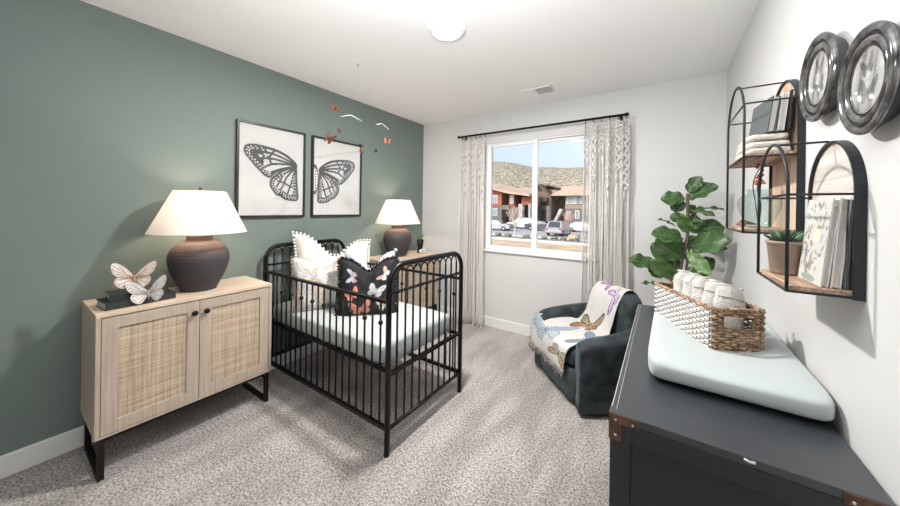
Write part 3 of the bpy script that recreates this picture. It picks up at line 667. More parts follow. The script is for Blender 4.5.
# ================================================================== CURTAINS
YR = 3.285; ZR = 2.292
rd = empty('curtain_rod', (-1.2, YR, ZR), 0, 'long thin black curtain rod above the window', 'curtain rod')
MB().tube([(-.905, 0, 0), (.905, 0, 0)], .0115, 14).build('pole', M['black'], rd)
for sg in (-1, 1):
    MB().lathe([(0, 0), (.0165, 0), (.0165, .022*sg), (.013, .028*sg), (0, .028*sg)], 18, (sg*.905, 0, 0), 'x').build('finial', M['black'], rd)
    b = MB(); b.tube([(sg*.865, .09, -.02), (sg*.865, .0, -.02)], .006, 8); b.box(sg*.865-.012, sg*.865+.012, .078, .09, -.055, .015); b.tube([(sg*.865, 0, -.026), (sg*.865, 0, -.012)], .010, 8); b.build('bracket', M['black'], rd)
def curtain(x0, x1, nf, seed, label):
    rnd = random.Random(seed); w = x1-x0; ph0 = rnd.random()*6
    r = empty('macrame_curtain', ((x0+x1)/2, YR, 0), 0, label, 'curtain', 'macrame curtains'); ox = (x0+x1)/2
    def prof(s, z):                        # s 0..1 across the panel -> x, y
        amp = .040*(.6+.4*(ZR-z)/ZR)
        fl = 1+.05*(1-z/ZR)
        x = -w/2*fl+w*fl*s+.010*math.sin(2*PI*nf*s*2+ph0); y = -amp*math.sin(2*PI*nf*s+ph0)+.010*math.sin(5*s+z)
        return x, y-.012
    rings = MB(); nr = 6
    for k in range(nr):
        s = (k+.25)/(nr-.5); x = -w/2+w*s
        rings.tube([(x, .016*math.cos(a), ZR+.0-.004+.018*math.sin(a)) for a in [2*PI*q/14 for q in range(14)]], .0018, 5, closed=True)
        rings.tube([(x, 0, ZR-.02), (x, -.006, ZR-.045)], .003, 5)
    rings.build('ring', M['blackm'], r)
    def top(s):
        k = s*(nr-.5)-.25; f = k-math.floor(k); return ZR-.045-.028*math.sin(PI*f)**.8
    c = MB(); nc = 66
    for k in range(nc):
        s = (k+.5)/nc; ja, jb = rnd.uniform(-1, 1), rnd.uniform(-1, 1); zt = top(s); ze = rnd.uniform(.015, .05); pts = []
        zs = [zt, 2.05, 1.8, 1.6, 1.4, 1.1, .8, .5, .25, .1, ze]
        for z in zs:
            x, y = prof(s, z); dr = (1-z/ZR); x += ja*.012*dr+.004*math.sin(z*7+ja*9)*dr; y += jb*.022*dr; pts.append((x, y, z))
        if rnd.random() < .4: pts.append((pts[-1][0]+rnd.uniform(-.03, .03), pts[-1][1]+rnd.uniform(-.05, .01), .010))
        c.tube(pts, .0042*rnd.uniform(.75, 1.2), 5)
    c.build('hanging_cords', M['cream'], r)['kind'] = 'stuff'
    n = MB()
    def pt(s, z, off=.012): x, y = prof(s, z); return (x, y-off-.006, z)
    n.tube([pt(q/80, top(q/80), .004) for q in range(81)], .006, 6)
    # rows of swags, diamonds and knots
    for row, (zc, am) in enumerate(((2.19, .02), (2.16, .035), (2.12, .03))):
        n.tube([pt(q/120, zc-am*abs(math.sin(PI*q/120*6)), .010) for q in range(121)], .0042, 5)
    cols = [.08, .26, .42, .6, .78, .93]
    for ci, s0 in enumerate(cols):
        zlow = [1.80, 1.62, 1.90, 1.60, 1.78, 1.60][ci]; nd = int((2.12-zlow)/.085)
        for d in range(nd):
            z1 = 2.10-d*.085; hw = .05
            for sg in (-1, 1):
                for o in (0, .014):
                    n.tube([pt(min(1, max(0, s0+sg*(hw-o)*t)), zz, .018) for t, zz in ((0, z1-o), (1, z1-.042), (0, z1-.085+o))], .0052, 5)
            n.ball(pt(s0, z1, .018), .011, 6)
        for k in range(int((2.05-zlow)/.02)):          # twisted sennits beside the diamonds
            z = 2.06-.02*k; x, y = prof(min(1, s0+.085), z); n.ball((x, y-.012, z), .0075, 6, (1, 1, .9))
        x, y = prof(s0, zlow); n.tube([(x, y-.014, 2.10-nd*.085), (x, y-.012, 2.10-nd*.085-.09)], .004, 6, radii=[.005, .012])
    n.build('knotted_net', M['cream'], r)
    return r
curtain(-2.085, -1.735, 3.2, 3, 'ivory macrame curtain left of the window, reaching the carpet')
curtain(-.655, -.265, 3.6, 8, 'ivory macrame curtain right of the window, behind the armchair')

# ================================================================== ARMCHAIR
ch = empty('barrel_armchair', (-.43, 2.74, 0), math.radians(-47), 'dark teal velvet barrel armchair by the window', 'armchair')
def sweep_wall(path, th, zt, z0=.035, zb_round=.03, taper=0):
    g = MB(); sec = 18; vs = []; P = [Vector((x, y, 0)) for x, y in path]; n = len(P)
    for i, p in enumerate(P):
        t = (P[min(i+1, n-1)]-P[max(i-1, 0)]).normalized(); nn = Vector((t.y, -t.x, 0)); z1 = zt(i/(n-1)); 
        e = min(i, n-1-i); sc = [.60, .86, .97, 1][min(e, 3)]; zz = z1-[.05, .018, .005, 0][min(e, 3)]
        pr = []
        r1 = th/2
        for k in range(9): a = PI*k/8; pr.append((math.cos(a)*r1*sc, zz-r1*.9+math.sin(a)*r1*.9))
        pr += [(-r1*sc, (zz+z0)/2), (-r1*sc*.93, z0+.10), (-r1*sc*.85, z0), (r1*sc*.80, z0), (r1*sc*.92, z0+.10), (r1*sc, (zz+z0)/2)]
        sec = len(pr)
        for a, z in pr: vs.append(p+nn*a+Vector((0, 0, z)))
    fs = [(i*sec+k, i*sec+(k+1) % sec, (i+1)*sec+(k+1) % sec, (i+1)*sec+k) for i in range(n-1) for k in range(sec)]
    fs += [tuple(range(sec))[::-1], tuple((n-1)*sec+k for k in range(sec))]
    return g.add(vs, fs, True)
ctrl = [(-.305, -.345, 0), (-.308, -.335, 0), (-.315, -.31, 0), (-.325, -.26, 0), (-.335, -.1, 0), (-.315, .08, 0), (-.235, .21, 0), (-.12, .27, 0), (0, .285, 0)]
half = [(p.x, p.y) for p in smooth_curve(ctrl, 3)]
path = half+[(-x, y) for x, y in half[::-1][1:]]
def arm_h(t):
    u = 1-abs(2*t-1); return .485+.10*min(1, max(0, (u-.15)/.6))**1.1
sweep_wall(path, .125, arm_h).build('shell', M['velvet'], ch)
def seat_fn(p): 
    p = p.copy(); 
    if p.z > 0: p.z += .010*math.cos(p.x*5)
    return p
MB().superbox((0, -.055, .335), .52, .60, .15, .25, .45, 56, 20, fn=seat_fn).build('seat_cushion', M['velvet'], ch)
def base_fn(p):
    q = p.copy(); k = 1-.10*max(0, (.0-p.z)/.13); q.y = p.y*k; q.x = p.x*k; return q
MB().superbox((0, -.075, .150), .66, .585, .245, .30, .12, 56, 14, fn=base_fn).build('seat_base', M['velvet'], ch)
def back_fn(p):
    q = p.copy(); q.y += -.35*(p.x**2)+.10*(p.z+.18); return q
MB().superbox((0, .165, .545), .46, .16, .42, .5, .38, 56, 28, fn=back_fn).build('backrest', M['velvet'], ch)
MB().lathe([(0, 0), (.20, 0), (.20, .04), (0, .04)], 32).build('swivel_base', M['blackm'], ch)

# throw blanket draped from the backrest over the seat
tb_pts = [(.315, .60), (.30, .69), (.27, .742), (.225, .768), (.17, .757), (.120, .70), (.085, .60), (.060, .51), (.025, .448), (-.05, .428), (-.18, .423), (-.30, .420), (-.365, .395), (-.388, .335), (-.395, .28), (-.396, .235)]
cv = smooth_curve([(a, b, 0) for a, b in tb_pts], 6); NL = len(cv)
def throw_pt(a, t):                        # a 0..1 across, t 0..1 along
    i = min(NL-1, max(0, t*(NL-1))); k = int(i); f = i-k; p = cv[k].lerp(cv[min(k+1, NL-1)], f); s = t
    xl = -.20-.03*s if s < .45 else -.215-.125*min(1, (s-.45)/.3); xr = .12 if s < .5 else .12+.10*min(1, (s-.5)/.25)
    if s > .85: xl += .0; xr -= .02*(s-.85)
    x = xl+(xr-xl)*a; y, z = p.x, p.y
    y += -.35*x*x*(1 if s < .5 else max(0, 1-(s-.5)*6))
    if s > .5 and x < -.235:               # climbs onto the left arm
        e = min(1, (-.235-x)/.06); z = z+e*e*(.05)*min(1, max(0, (s-.5)/.1))*max(0, 1-max(0, (s-.78))/.06); 
    wv = .005*math.sin(a*13+t*9)+.006*math.sin(a*5-t*15); z += wv*.7; y += -abs(wv)*.6
    return (x, y, z+.010)
tu, tv = 130, 240; g = MB(); g.grid(throw_pt, tu, tv)
A = np.array([(i/tu, j/tv) for j in range(tv+1) for i in range(tu+1)]); c = base_cols(len(A), (.66, .645, .62))
X_, Y_ = A[:, 0]*1.0, A[:, 1]*2.6
W3 = (.60, .60, .58)
bfly(c, X_, Y_, .30, .58, .20, .4, (.32, .06, .30), (.45, .20, .42), (.15, .03, .16), (.6, .5, .6), .05, .02)
bfly(c, X_, Y_, .78, .82, .23, .9, (.28, .10, .38), (.45, .32, .50), (.16, .05, .22), (.7, .6, .7), .05, .03)
bfly(c, X_, Y_, .42, 1.45, .33, 2.9, (.16, .19, .13), (.30, .10, .06), (.06, .05, .04), (.45, .32, .20), .05, .03)
bfly(c, X_, Y_, .92, 1.72, .22, 1.2, (.22, .28, .33), (.35, .42, .46), (.14, .18, .22), None, .04)
bfly(c, X_, Y_, .36, 2.05, .36, 2.5, (.36, .44, .50), (.42, .50, .56), (.16, .20, .25), (.22, .28, .33), .03, .015)
bfly(c, X_, Y_, .84, 2.28, .24, .3, (.30, .16, .12), (.30, .33, .28), (.10, .08, .07), (.5, .4, .3), .05, .03)
rn = np.random.RandomState(1).rand(len(A), 1); c[:, :3] *= (.92+.12*rn)
so = bpy.data.objects
tb = empty('throw_blanket', ch.location.copy(), math.radians(-47), 'white fringed throw blanket woven with coloured butterflies, draped over the armchair', 'blanket')
tbo = g.build('cloth', M['throw'], tb, col=c); sm_ = tbo.modifiers.new('thick', 'SOLIDIFY'); sm_.thickness = .006; sm_.offset = 0
fr = MB(); rnd = random.Random(4)
for k in range(78):
    a = k/77; p = Vector(throw_pt(a, 1)); q = p+Vector((rnd.uniform(-.012, .012), -.012+rnd.uniform(-.012, .005), -rnd.uniform(.035, .065)))
    fr.tube([p, (p+q)/2+Vector((rnd.uniform(-.004, .004), -.006, 0)), q], .0028, 4)
for k in range(64):
    t = .30+.69*k/63; p = Vector(throw_pt(0, t)); q = p+Vector((-rnd.uniform(.02, .04), rnd.uniform(-.012, .012), -.012 if t < .6 else -.008)); fr.tube([p, q], .0028, 4)
fr.build('fringe', M['fringe'], tb)

# ================================================================== DRESSER
DX0, DX1, DY0, DY1, DZ = -.122, .405, 1.05, 2.37, .80
ds = empty('dresser', ((DX0+DX1)/2, (DY0+DY1)/2, 0), 0, 'charcoal campaign dresser with copper corner brackets, right foreground', 'dresser'); od = ds.location.copy()
def db(mb, n, m, p=None): return mb.build(n, M[m], p or ds, shift=od)
db(MB().box(DX0+.012, DX1, DY0+.010, DY1-.01, .08, DZ-.022), 'body', 'dresser_in')
db(MB().box(DX0, DX1, DY0, DY1, DZ-.022, DZ, .0018), 'top', 'dresser')
b = MB(); b.box(DX0, DX0+.052, DY0-.002, DY0+.01, 0, DZ-.022, .001); b.box(DX1-.05, DX1, DY0-.002, DY0+.01, 0, DZ-.022, .001); b.box(DX0+.052, DX1-.05, DY0-.002, DY0+.01, DZ-.072, DZ-.022, .001); b.box(DX0+.052, DX1-.05, DY0-.002, DY0+.01, .06, .13, .001)
db(b, 'side_frame', 'dresser_shaded')
g2 = MB()
g2.box(DX0+.0135, DX0+.0146, DY0+.02, DY1-.02, DZ-.0004, DZ+.0006); db(g2, 'inlay_line', 'worn')
e = MB(); rnd = random.Random(2)
for (a, b_) in ((.30, .39), (.56, .60)):
    x0_ = DX0+(DX1-DX0)*a; x1_ = DX0+(DX1-DX0)*b_
    if a == .30: continue
    e.tube([(x0_, DY0-.0005, DZ-.006), ((x0_+x1_)/2, DY0-.001, DZ-.009), (x1_, DY0-.0005, DZ-.007)], .0035, 6)
e.box(DX0+.0, DX0+.0018, DY0+.03, DY1-.03, DZ-.004, DZ+.0005); db(e, 'worn_edge', 'worn')
for k in range(3):
    z0 = .10+k*.222; dr = db(MB().box(DX0, DX0+.014, DY0+.05, DY1-.05, z0, z0+.21, .002), 'drawer', 'dresser')
    for y in (DY0+.35, DY1-.35): db(MB().box(DX0-.012, DX0, y-.05, y+.05, z0+.09, z0+.12, .003), 'handle', 'copper', dr)
def bracket(xc, sg):
    c_ = MB(); y = DY0-.0045
    c_.box(xc, xc+sg*.072, y, DY0-.001, DZ-.027, DZ-.001, .001); c_.box(xc, xc+sg*.028, y, DY0-.001, DZ-.078, DZ-.027, .001)
    if sg > 0: c_.box(xc-.0035, xc, y, DY0+.05, DZ-.027, DZ-.001); c_.box(xc-.0035, xc, y, DY0+.02, DZ-.078, DZ-.027)
    o = db(c_, 'corner_bracket', 'copper'); rv = MB()
    for px, pz in ((xc+sg*.014, DZ-.018), (xc+sg*.058, DZ-.018), (xc+sg*.014, DZ-.062)): rv.ball((px, y, pz), .0035, 8)
    db(rv, 'rivet', 'worn', o)
bracket(DX0, 1); bracket(DX1, -1)
lg = MB(); [lg.box(x, x+.05, y, y+.05, 0, .08) for x in (DX0+.012, DX1-.05) for y in (DY0+.012, DY1-.06)]; db(lg, 'foot', 'dresser')

# changing pad (contoured)
PX0, PX1, PY0, PY1 = -.035, .414, 1.305, 2.22
def pad_fn(p):
    q = p.copy(); sx = (PX1-PX0)/2; u = p.x/sx; v = p.y/((PY1-PY0)/2)
    if p.z > -.02:
        dish = max(0, 1-u*u*1.1); q.z -= .030*dish*min(1, (p.z+.02)/.05)*(1-.55*max(0, abs(v)-.6)/.4)
    q.x += .006*math.sin(v*3); q.z += .0025*math.sin(v*11+u*3)*(p.z > 0)
    return q
pd = MB(); pd.superbox(((PX0+PX1)/2, (PY0+PY1)/2, DZ+.050), PX1-PX0, PY1-PY0, .104, .13, .45, 96, 32, fn=pad_fn)
thing(pd, 'changing_pad', M['pad'], ((PX0+PX1)/2, (PY0+PY1)/2, DZ), 'contoured changing pad in a pale grey-blue cover on the dresser', 'changing pad')

# woven basket
BZ = .868; BW, BL, BH = .186, .435, .160
bk = empty('woven_basket', (.243, 1.60, BZ), math.radians(26), 'woven rectangular basket with cut-out handle, whitewashed side, on the changing pad', 'basket')
def rr_path(w_, l_, rad, n):               # rounded rectangle, y from 0 to l
    pts = []
    for cx, cy, a0 in ((w_/2-rad, rad, -PI/2), (w_/2-rad, l_-rad, 0), (-w_/2+rad, l_-rad, PI/2), (-w_/2+rad, rad, PI)):
        for k in range(4): a = a0+PI/2*k/3; pts.append((cx+rad*math.cos(a), cy+rad*math.sin(a)))
    out = []; m_ = len(pts); per = [math.dist(pts[i], pts[(i+1) % m_]) for i in range(m_)]; tot = sum(per)
    for k in range(n):
        s = tot*k/n; i = 0
        while s > per[i]: s -= per[i]; i += 1
        a, b_ = pts[i], pts[(i+1) % m_]; f = s/per[i]; x, y = a[0]+(b_[0]-a[0])*f, a[1]+(b_[1]-a[1])*f
        dx, dy = b_[0]-a[0], b_[1]-a[1]; l = math.hypot(dx, dy); out.append((x, y, dy/l, -dx/l))
    return out
nP = 200; bp_ = rr_path(BW, BL, .02, nP); rows = 14
tan_, whi, lin = MB(), MB(), MB()
def hole(x, y, z): return (abs(x) < BW/2-.042) and (y < .015 or y > BL-.015) and BH*.57 < z < BH*.86
for rw in range(rows):
    z = .008+(BH-.016)*rw/(rows-1); seg = {'t': [], 'w': []}
    def flush(kind, s_):
        if len(s_) > 2: (tan_ if kind == 't' else whi).tube(s_, .0064 if kind == 't' else .0052, 6, flat=.62)
    cur = []; ck = None
    for k in range(nP+1):
        x, y, nx, ny = bp_[k % nP]; o = .0042*math.sin(PI*(k/4.0+rw)); p = (x+nx*o, y+ny*o, z+.0008*math.sin(k*1.7+rw))
        kd = 'w' if (x < -BW/2+.004 and .012 < y < BL-.012) else 't'
        if hole(x, y, z):
            flush(ck, cur); cur = []; ck = None; continue
        if kd != ck and ck is not None: cur.append(p); flush(ck, cur); cur = []
        ck = kd; cur.append(p)
    flush(ck, cur)
tan_.build('weave', M['wick'], bk); whi.build('whitewashed_side', M['wick_white'], bk)
st = MB()
for k in range(0, nP, 4):
    x, y, nx, ny = bp_[k]
    if abs(x) < BW/2-.04 and (y < .02 or y > BL-.02):
        st.tube([(x, y, .0), (x, y, BH*.56)], .0035, 5); st.tube([(x, y, BH*.87), (x, y, BH)], .0035, 5)
    else: st.tube([(x, y, 0), (x, y, BH)], .0035, 5)
st.build('stake', M['wick_dark'], bk)
rm = MB()
for q in range(2):
    rm.tube([(x+nx*.005*math.sin(k*.9+q*PI), y+ny*.005*math.sin(k*.9+q*PI), BH+.002+.004*math.cos(k*.9+q*PI)) for k, (x, y, nx, ny) in enumerate(bp_)], .0052, 6, closed=True)
for yy in (0, BL):
    for q in range(2):
        hh = [(-BW/2+.04, BH*.55), (BW/2-.04, BH*.55), (BW/2-.04, BH*.88), (-BW/2+.04, BH*.88)]
        rm.tube([(hh[i][0], yy, hh[i][1]) for i in range(4)], .0058, 6, closed=True)
rm.build('rim', M['wick'], bk)
MB().box(-BW/2+.006, BW/2-.006, .006, BL-.006, .0, .008).build('bottom', M['wick'], bk)
# rolled washcloths standing in the basket
mtb = Matrix.Translation((.243, 1.60, BZ)) @ Matrix.Rotation(math.radians(26), 4, 'Z')
for k in range(5):
    o = empty('rolled_washcloth', mtb @ Vector((0, .065+.072*k, .012)), math.radians(26), ['white rolled washcloth nearest the cut-out handle', 'white rolled washcloth, second from the cut-out handle', 'white rolled washcloth in the middle of the row', 'white rolled washcloth, second from the far end of the basket', 'white rolled washcloth at the far end of the basket'][k], 'washcloth', 'rolled washcloths in the basket')
    tl = .10+.03*k/4; g = MB(); L_ = .15; rr = .029; mt = Matrix.Translation((.010, 0, .125)) @ Matrix.Rotation(math.radians(13+4*(k % 2)), 4, 'Y') @ Matrix.Rotation(-.30, 4, 'X')
    n_ = 40; vs = []
    for j in range(17):
        z = -.105+.205*j/16
        for i in range(n_):
            a = 2*PI*i/n_; r_ = rr*(1+.045*math.sin(5*a+j*.3+k)+.05*math.sin(j*.8+k))*(1-abs(j/8-1)**7*.45)
            vs.append(mt @ Vector((r_*1.85*math.cos(a)*(1 if 0 < j < 16 else .95), r_*math.sin(a), z)))
    g.add(vs, [(j*n_+i, j*n_+(i+1) % n_, (j+1)*n_+(i+1) % n_, (j+1)*n_+i) for j in range(16) for i in range(n_)]+[tuple(range(n_))[::-1]], True)
    sp_ = [mt @ Vector((rr*1.7*(1-t)*math.cos(9*t), rr*.97*(1-t)*math.sin(9*t), .100)) for t in [q/40*.95 for q in range(41)]]
    g.tube(sp_, .0055, 6); g.add([mt @ Vector((0, 0, .098))]+vs[16*n_:], [(0, 1+i, 1+(i+1) % n_) for i in range(n_)])
    g.build('roll', M['towel'], o)
    sb_ = MB(); sb_.tube([mt @ Vector((rr*1.78*math.cos(2*PI*i/32), rr*1.05*math.sin(2*PI*i/32), .05)) for i in range(32)], .003, 5, closed=True); sb_.build('stripe', M['towel2'], o)
g = MB(); g.superbox((0, 0, .028), .11, .05, .05, .5, .5, 24, 12)
o = empty('dark_cloth', mtb @ Vector((.0, .035, .010)), math.radians(26), 'dark green folded cloth seen through the basket handle', 'cloth'); g.build('fold', M['blackm'], o)

# ================================================================== FIDDLE LEAF FIG
fig = empty('fiddle_leaf_fig', (.19, 3.12, 0), 0, 'tall fiddle leaf fig plant with broad green leaves in the corner', 'plant'); of = fig.location.copy()
MB().lathe([(0, 0), (.12, 0), (.135, .02), (.160, .20), (.165, .33), (.155, .34), (.147, .33), (.143, .29), (0, .29)], 36).build('pot', M['wicker'], fig)
MB().lathe([(0, .295), (.144, .295)], 30).build('soil', M['soil'], fig)
tr = MB()
def tw_(pts, r_): tr.tube(smooth_curve([(x-of.x, y-of.y, z) for x, y, z in pts], 3), r_, 8)
tw_([(.19, 3.12, .30), (.13, 3.03, .6), (.113, 2.97, .87), (.13, 2.96, 1.04), (.155, 2.95, 1.18), (.158, 2.95, 1.35), (.154, 2.95, 1.54)], .0105)
tw_([(.17, 3.11, .30), (.09, 3.02, .6), (.06, 2.96, .87), (.10, 2.95, 1.05), (.125, 2.95, 1.2)], .0075)
tw_([(.21, 3.13, .30), (.16, 3.03, .6), (.15, 2.99, .9), (.165, 2.98, 1.05), (.17, 2.98, 1.15)], .0075)
tr.build('trunk', M['bark'], fig)
LV = [(0.155, 1.32, 0.05, 1.38), (0.16, 1.34, .26, 1.33), (0.15, 1.15, .04, 1.11), (.15, 1.02, .235, 1.08), (.15, 1.22, .215, 1.13), (.155, 1.45, .215, 1.38), (.13, .95, .06, .90), (0.151, 1.548, 0.231, 1.664), (0.151, 1.503, 0.318, 1.596), (0.146, 1.512, -0.014, 1.495), (0.152, 1.449, 0.047, 1.458), (0.152, 1.423, 0.308, 1.382), (0.171, 1.423, 0.366, 1.434), (0.086, 1.295, -0.028, 1.35), (0.166, 1.245, 0.11, 1.377), (0.166, 1.254, 0.206, 1.379), (0.138, 1.207, -0.066, 1.232), (0.173, 1.254, 0.374, 1.307), (0.167, 1.147, 0.381, 1.215), (0.167, 1.129, 0.382, 1.156), (0.133, 1.037, -0.042, 1.187), (0.105, 0.889, -0.071, 1.034), (-0.031, 0.982, -0.218, 1.01), (0.119, 0.963, -0.072, 1.147), (0.16, 1.111, 0.279, 0.966), (0.21, 1.045, 0.312, 0.987), (0.127, 0.928, 0.266, 0.964), (-0.006, 0.837, -0.133, 0.837), (-0.007, 0.874, -0.055, 0.98)]
LW = [.08, .08, .10, .10, .10, .07, .09, .085, .125, .10, .10, .065, .05, .03, .085, .10, .125, .14, .15, .13, .13, .105, .12, .12, .085, .12, .11, .04, .10]
LT = [.3, .5, .2, .3, .1, .3, .2, .3, .5, .2, -.2, .75, .9, .9, -.1, .1, .35, .5, .3, .6, .0, -.2, .5, .2, -.3, .1, .4, .85, .2]   # tilt: 0 faces the camera, 1 lies flat
LD = [.06, .07, .05, .06, .04, .06, -.05, -.02, -.06, -.05, .05, -.08, .03, -.03, -.12, .02, -.10, .05, -.14, -.02, -.09, -.18, -.06, .06, -.13, .0, -.08, -.05, .05]
LC = [0, 0, 0, 0, 0, 0, 1, 0, 0, 0, 0, 0, 0, 0, 1, 0, 0, 0, 0, 0, 0, 1, 0, 0, 1, 0, 0, 0, 0]
view = Vector((.10, -2.9, .25)).normalized()
for i, ((x0, z0, x1, z1), wd, tl, dd, lc) in enumerate(zip(LV, LW, LT, LD, LC)):
    A0 = Vector((x0, 2.95, z0))-of; tipo = Vector((x1, 2.95+dd, z1)); tipo.x = min(tipo.x, .385)
    B0 = tipo-of; ax = B0-A0; Ln = ax.length; ax.normalize()
    nrm = (view*(1-tl)+Vector((0, -.15, 1))*tl); nrm = (nrm-ax*nrm.dot(ax)).normalized(); sd = ax.cross(nrm)
    st0 = A0; g = MB(); nu, nv = 10, 14
    def LP(a, t):
        u = 2*a-1; wf_ = (math.sin(PI*min(1, t**.8*1.0))**.62)*(.62+.5*t)*(1-.12*math.exp(-((t-.42)/.12)**2)) if 0 < t < 1 else 0
        ww = wd/2*1.38*wf_; 
        off = .22*ww*abs(u)**1.5+.010*math.sin(t*14+u*2+i)*abs(u)-.18*Ln*(t-.45)**2*(1 if tl > .1 else .6)
        return A0+ax*(Ln*(.03+.97*t))+sd*(u*ww)+nrm*off
    g.grid(LP, nu, nv); lf = g.build('leaf', M['leaf_lite'] if lc else M['leaf'], fig)
    vn = MB(); vn.tube([A0]+[LP(.5, t)+nrm*.0012 for t in [q/10 for q in range(11)]], .0022, 5)
    for t in (.25, .4, .55, .7):
        for sg in (0, 1): vn.tube([LP(.5, t)+nrm*.001, LP(.5+(sg-.5)*.42, t+.08)+nrm*.0012, LP(.5+(sg-.5)*.85, t+.14)+nrm*.0012], .0009, 4)
    vn.build('leaf_vein', M['leafvein'], lf)

# ================================================================== WALL SHELVES
def arch_pts(y0, y1, z0, z1, x, n=24):     # arch outline from bottom y0 up and over to bottom y1
    r_ = (y1-y0)/2; zc = z1-r_; 
    return [(x, y0, z0)]+[(x, (y0+y1)/2-r_*math.cos(PI*k/n), zc+r_*math.sin(PI*k/n)) for k in range(n+1)]+[(x, y1, z0)]
def arch_shelf(y0, y1, z0, z1, xf, levels, rung, label, backm, back_low=None):
    X1 = WR; s = empty('arched_wall_shelf', (X1, (y0+y1)/2, z0), 0, label, 'wall shelf', 'arched wall shelves'); o = s.location.copy()
    # flat steel band against the wall, arched
    a = arch_pts(y0, y1, z0, z1, 0); b = MB(); xi, xo = X1-.021, X1; th_ = .006; vs = []
    cyc = (y0+y1)/2; r_ = (y1-y0)/2
    for (x, y, z) in a:
        zc = z1-r_
        if z <= zc+1e-6: iy, iz = (y+th_ if y < cyc else y-th_), z
        else: iy, iz = cyc+(y-cyc)*(1-th_/r_), zc+(z-zc)*(1-th_/r_)
        vs += [(xi, y, z), (xo, y, z), (xo, iy, iz), (xi, iy, iz)]
    n = len(a); fs = [(i*4+k, i*4+(k+1) % 4, (i+1)*4+(k+1) % 4, (i+1)*4+k) for i in range(n-1) for k in range(4)]+[(3, 2, 1, 0), tuple((n-1)*4+k for k in range(4))]
    b.add(vs, fs); b.box(xi, xo, y0, y1, z0-.006, z0); b.build('wall_frame', M['shelf_metal'], s, shift=o)
    # back panel of boards inside the arch
    poly = [(p[1], p[2]) for p in arch_pts(y0+th_, y1-th_, z0, z1-th_, 0)]; MB().prism(poly, 'x', X1-.012, X1-.002).build('back_panel', backm, s, shift=o)
    f = MB(); f.tube(arch_pts(y0, y1, z0, z1, xf)[:], .0042, 8); f.build('front_hoop', M['shelf_metal'], s, shift=o)
    rr = .0032
    class W_:
        def tube(self, *a): MB().tube(*a).build('wire_rail', M['shelf_metal'], s, shift=o)
    w_ = W_()
    w_.tube([(xf, cyc, z1), (xi, cyc, z1)], rr, 6)
    for z in [rung]:
        for y in (y0, y1): w_.tube([(xf, y, z), (xi, y, z)], rr, 6)
        w_.tube([(xf, y0, z), (xf, y1, z)], rr, 6)
    for z in [z0]+levels:
        for y in (y0, y1): w_.tube([(xf, y, z), (xi, y, z)], .004, 6)
        w_.tube([(xf, y0, z), (xf, y1, z)], .004, 6)
    for z in [z0]+levels: MB().box(xf+.006, X1-.012, y0+.007, y1-.007, z-.002, z+.014, .001).build('board', M['slab'], s, shift=o)
    return s
arch_shelf(1.635, 1.995, 1.325, 1.935, .257, [1.616], 1.822, 'taller two-tier arched wire shelf with wood boards, holding the aqua vase', M['wash_warm'])
arch_shelf(1.222, 1.530, 1.190, 1.612, .282, [], 1.452, 'smaller single-tier arched wire shelf with the succulent', M['wash'])
def up_book(name, x0, x1, y0, y1, z, h, m, label, lean=0, spine='x0', paint=None, leany=0):
    r = empty(name, ((x0+x1)/2, (y0+y1)/2, z), 0, label, 'book', 'books on the wall shelves'); r.rotation_euler = (leany, lean, 0)
    hx, hy = (x1-x0)/2, (y1-y0)/2; c_ = MB(); t_ = .003
    c_.box(-hx, hx, -hy, -hy+t_, 0, h); c_.box(-hx, hx, hy-t_, hy, 0, h); c_.box(-hx, -hx+t_, -hy+t_, hy-t_, 0, h); c_.build('cover', m, r)
    MB().box(-hx+t_, hx-.004, -hy+t_, hy-t_, .003, h-.003).build('page_block', M['pages'], r); return r
# upper tier: folded linen, slate book, pale books leaning
fl = empty('folded_blanket', (.336, 1.815, 1.630), 0, 'folded cream linen stack under the dark book on the tall shelf', 'blanket')
for k in range(3): MB().superbox((0, 0, .014+.0265*k), .125-.006*k, .31-.012*k, .030, .25, .5, 40, 10, fn=lambda p: Vector((p.x, p.y, p.z+.004*math.sin(p.y*18+k)))).build('fold', M['linen'], fl)
def wall_book(name, loc, L_, h, t_, rz, tilt, m, label, painted_=None):
    r = empty(name, loc, rz, label, 'book', 'books on the wall shelves'); r.rotation_euler = (0, tilt, rz)   # cover faces the room, near edge faces the camera
    c_ = MB(); c_.box(0, .003, 0, L_, 0, h); c_.box(t_-.003, t_, 0, L_, 0, h); c_.box(.003, t_-.003, L_-.003, L_, 0, h); c_.build('cover', m, r)
    MB().box(.003, t_-.003, .004, L_-.003, .003, h-.004).build('page_block', M['pages'], r); return r
wall_book('book', (.326, 1.665, 1.714), .175, .135, .022, math.radians(8), .12, M['slate'], 'slate grey book standing on the folded linen')
wall_book('book', (.354, 1.665, 1.714), .165, .140, .018, math.radians(4), .10, M['wbook'], 'pale book between the slate grey book and the thin black one')
wall_book('book', (.380, 1.662, 1.714), .155, .146, .006, 0, .06, M['book'], 'thin black book standing behind the pale one, against the shelf back')
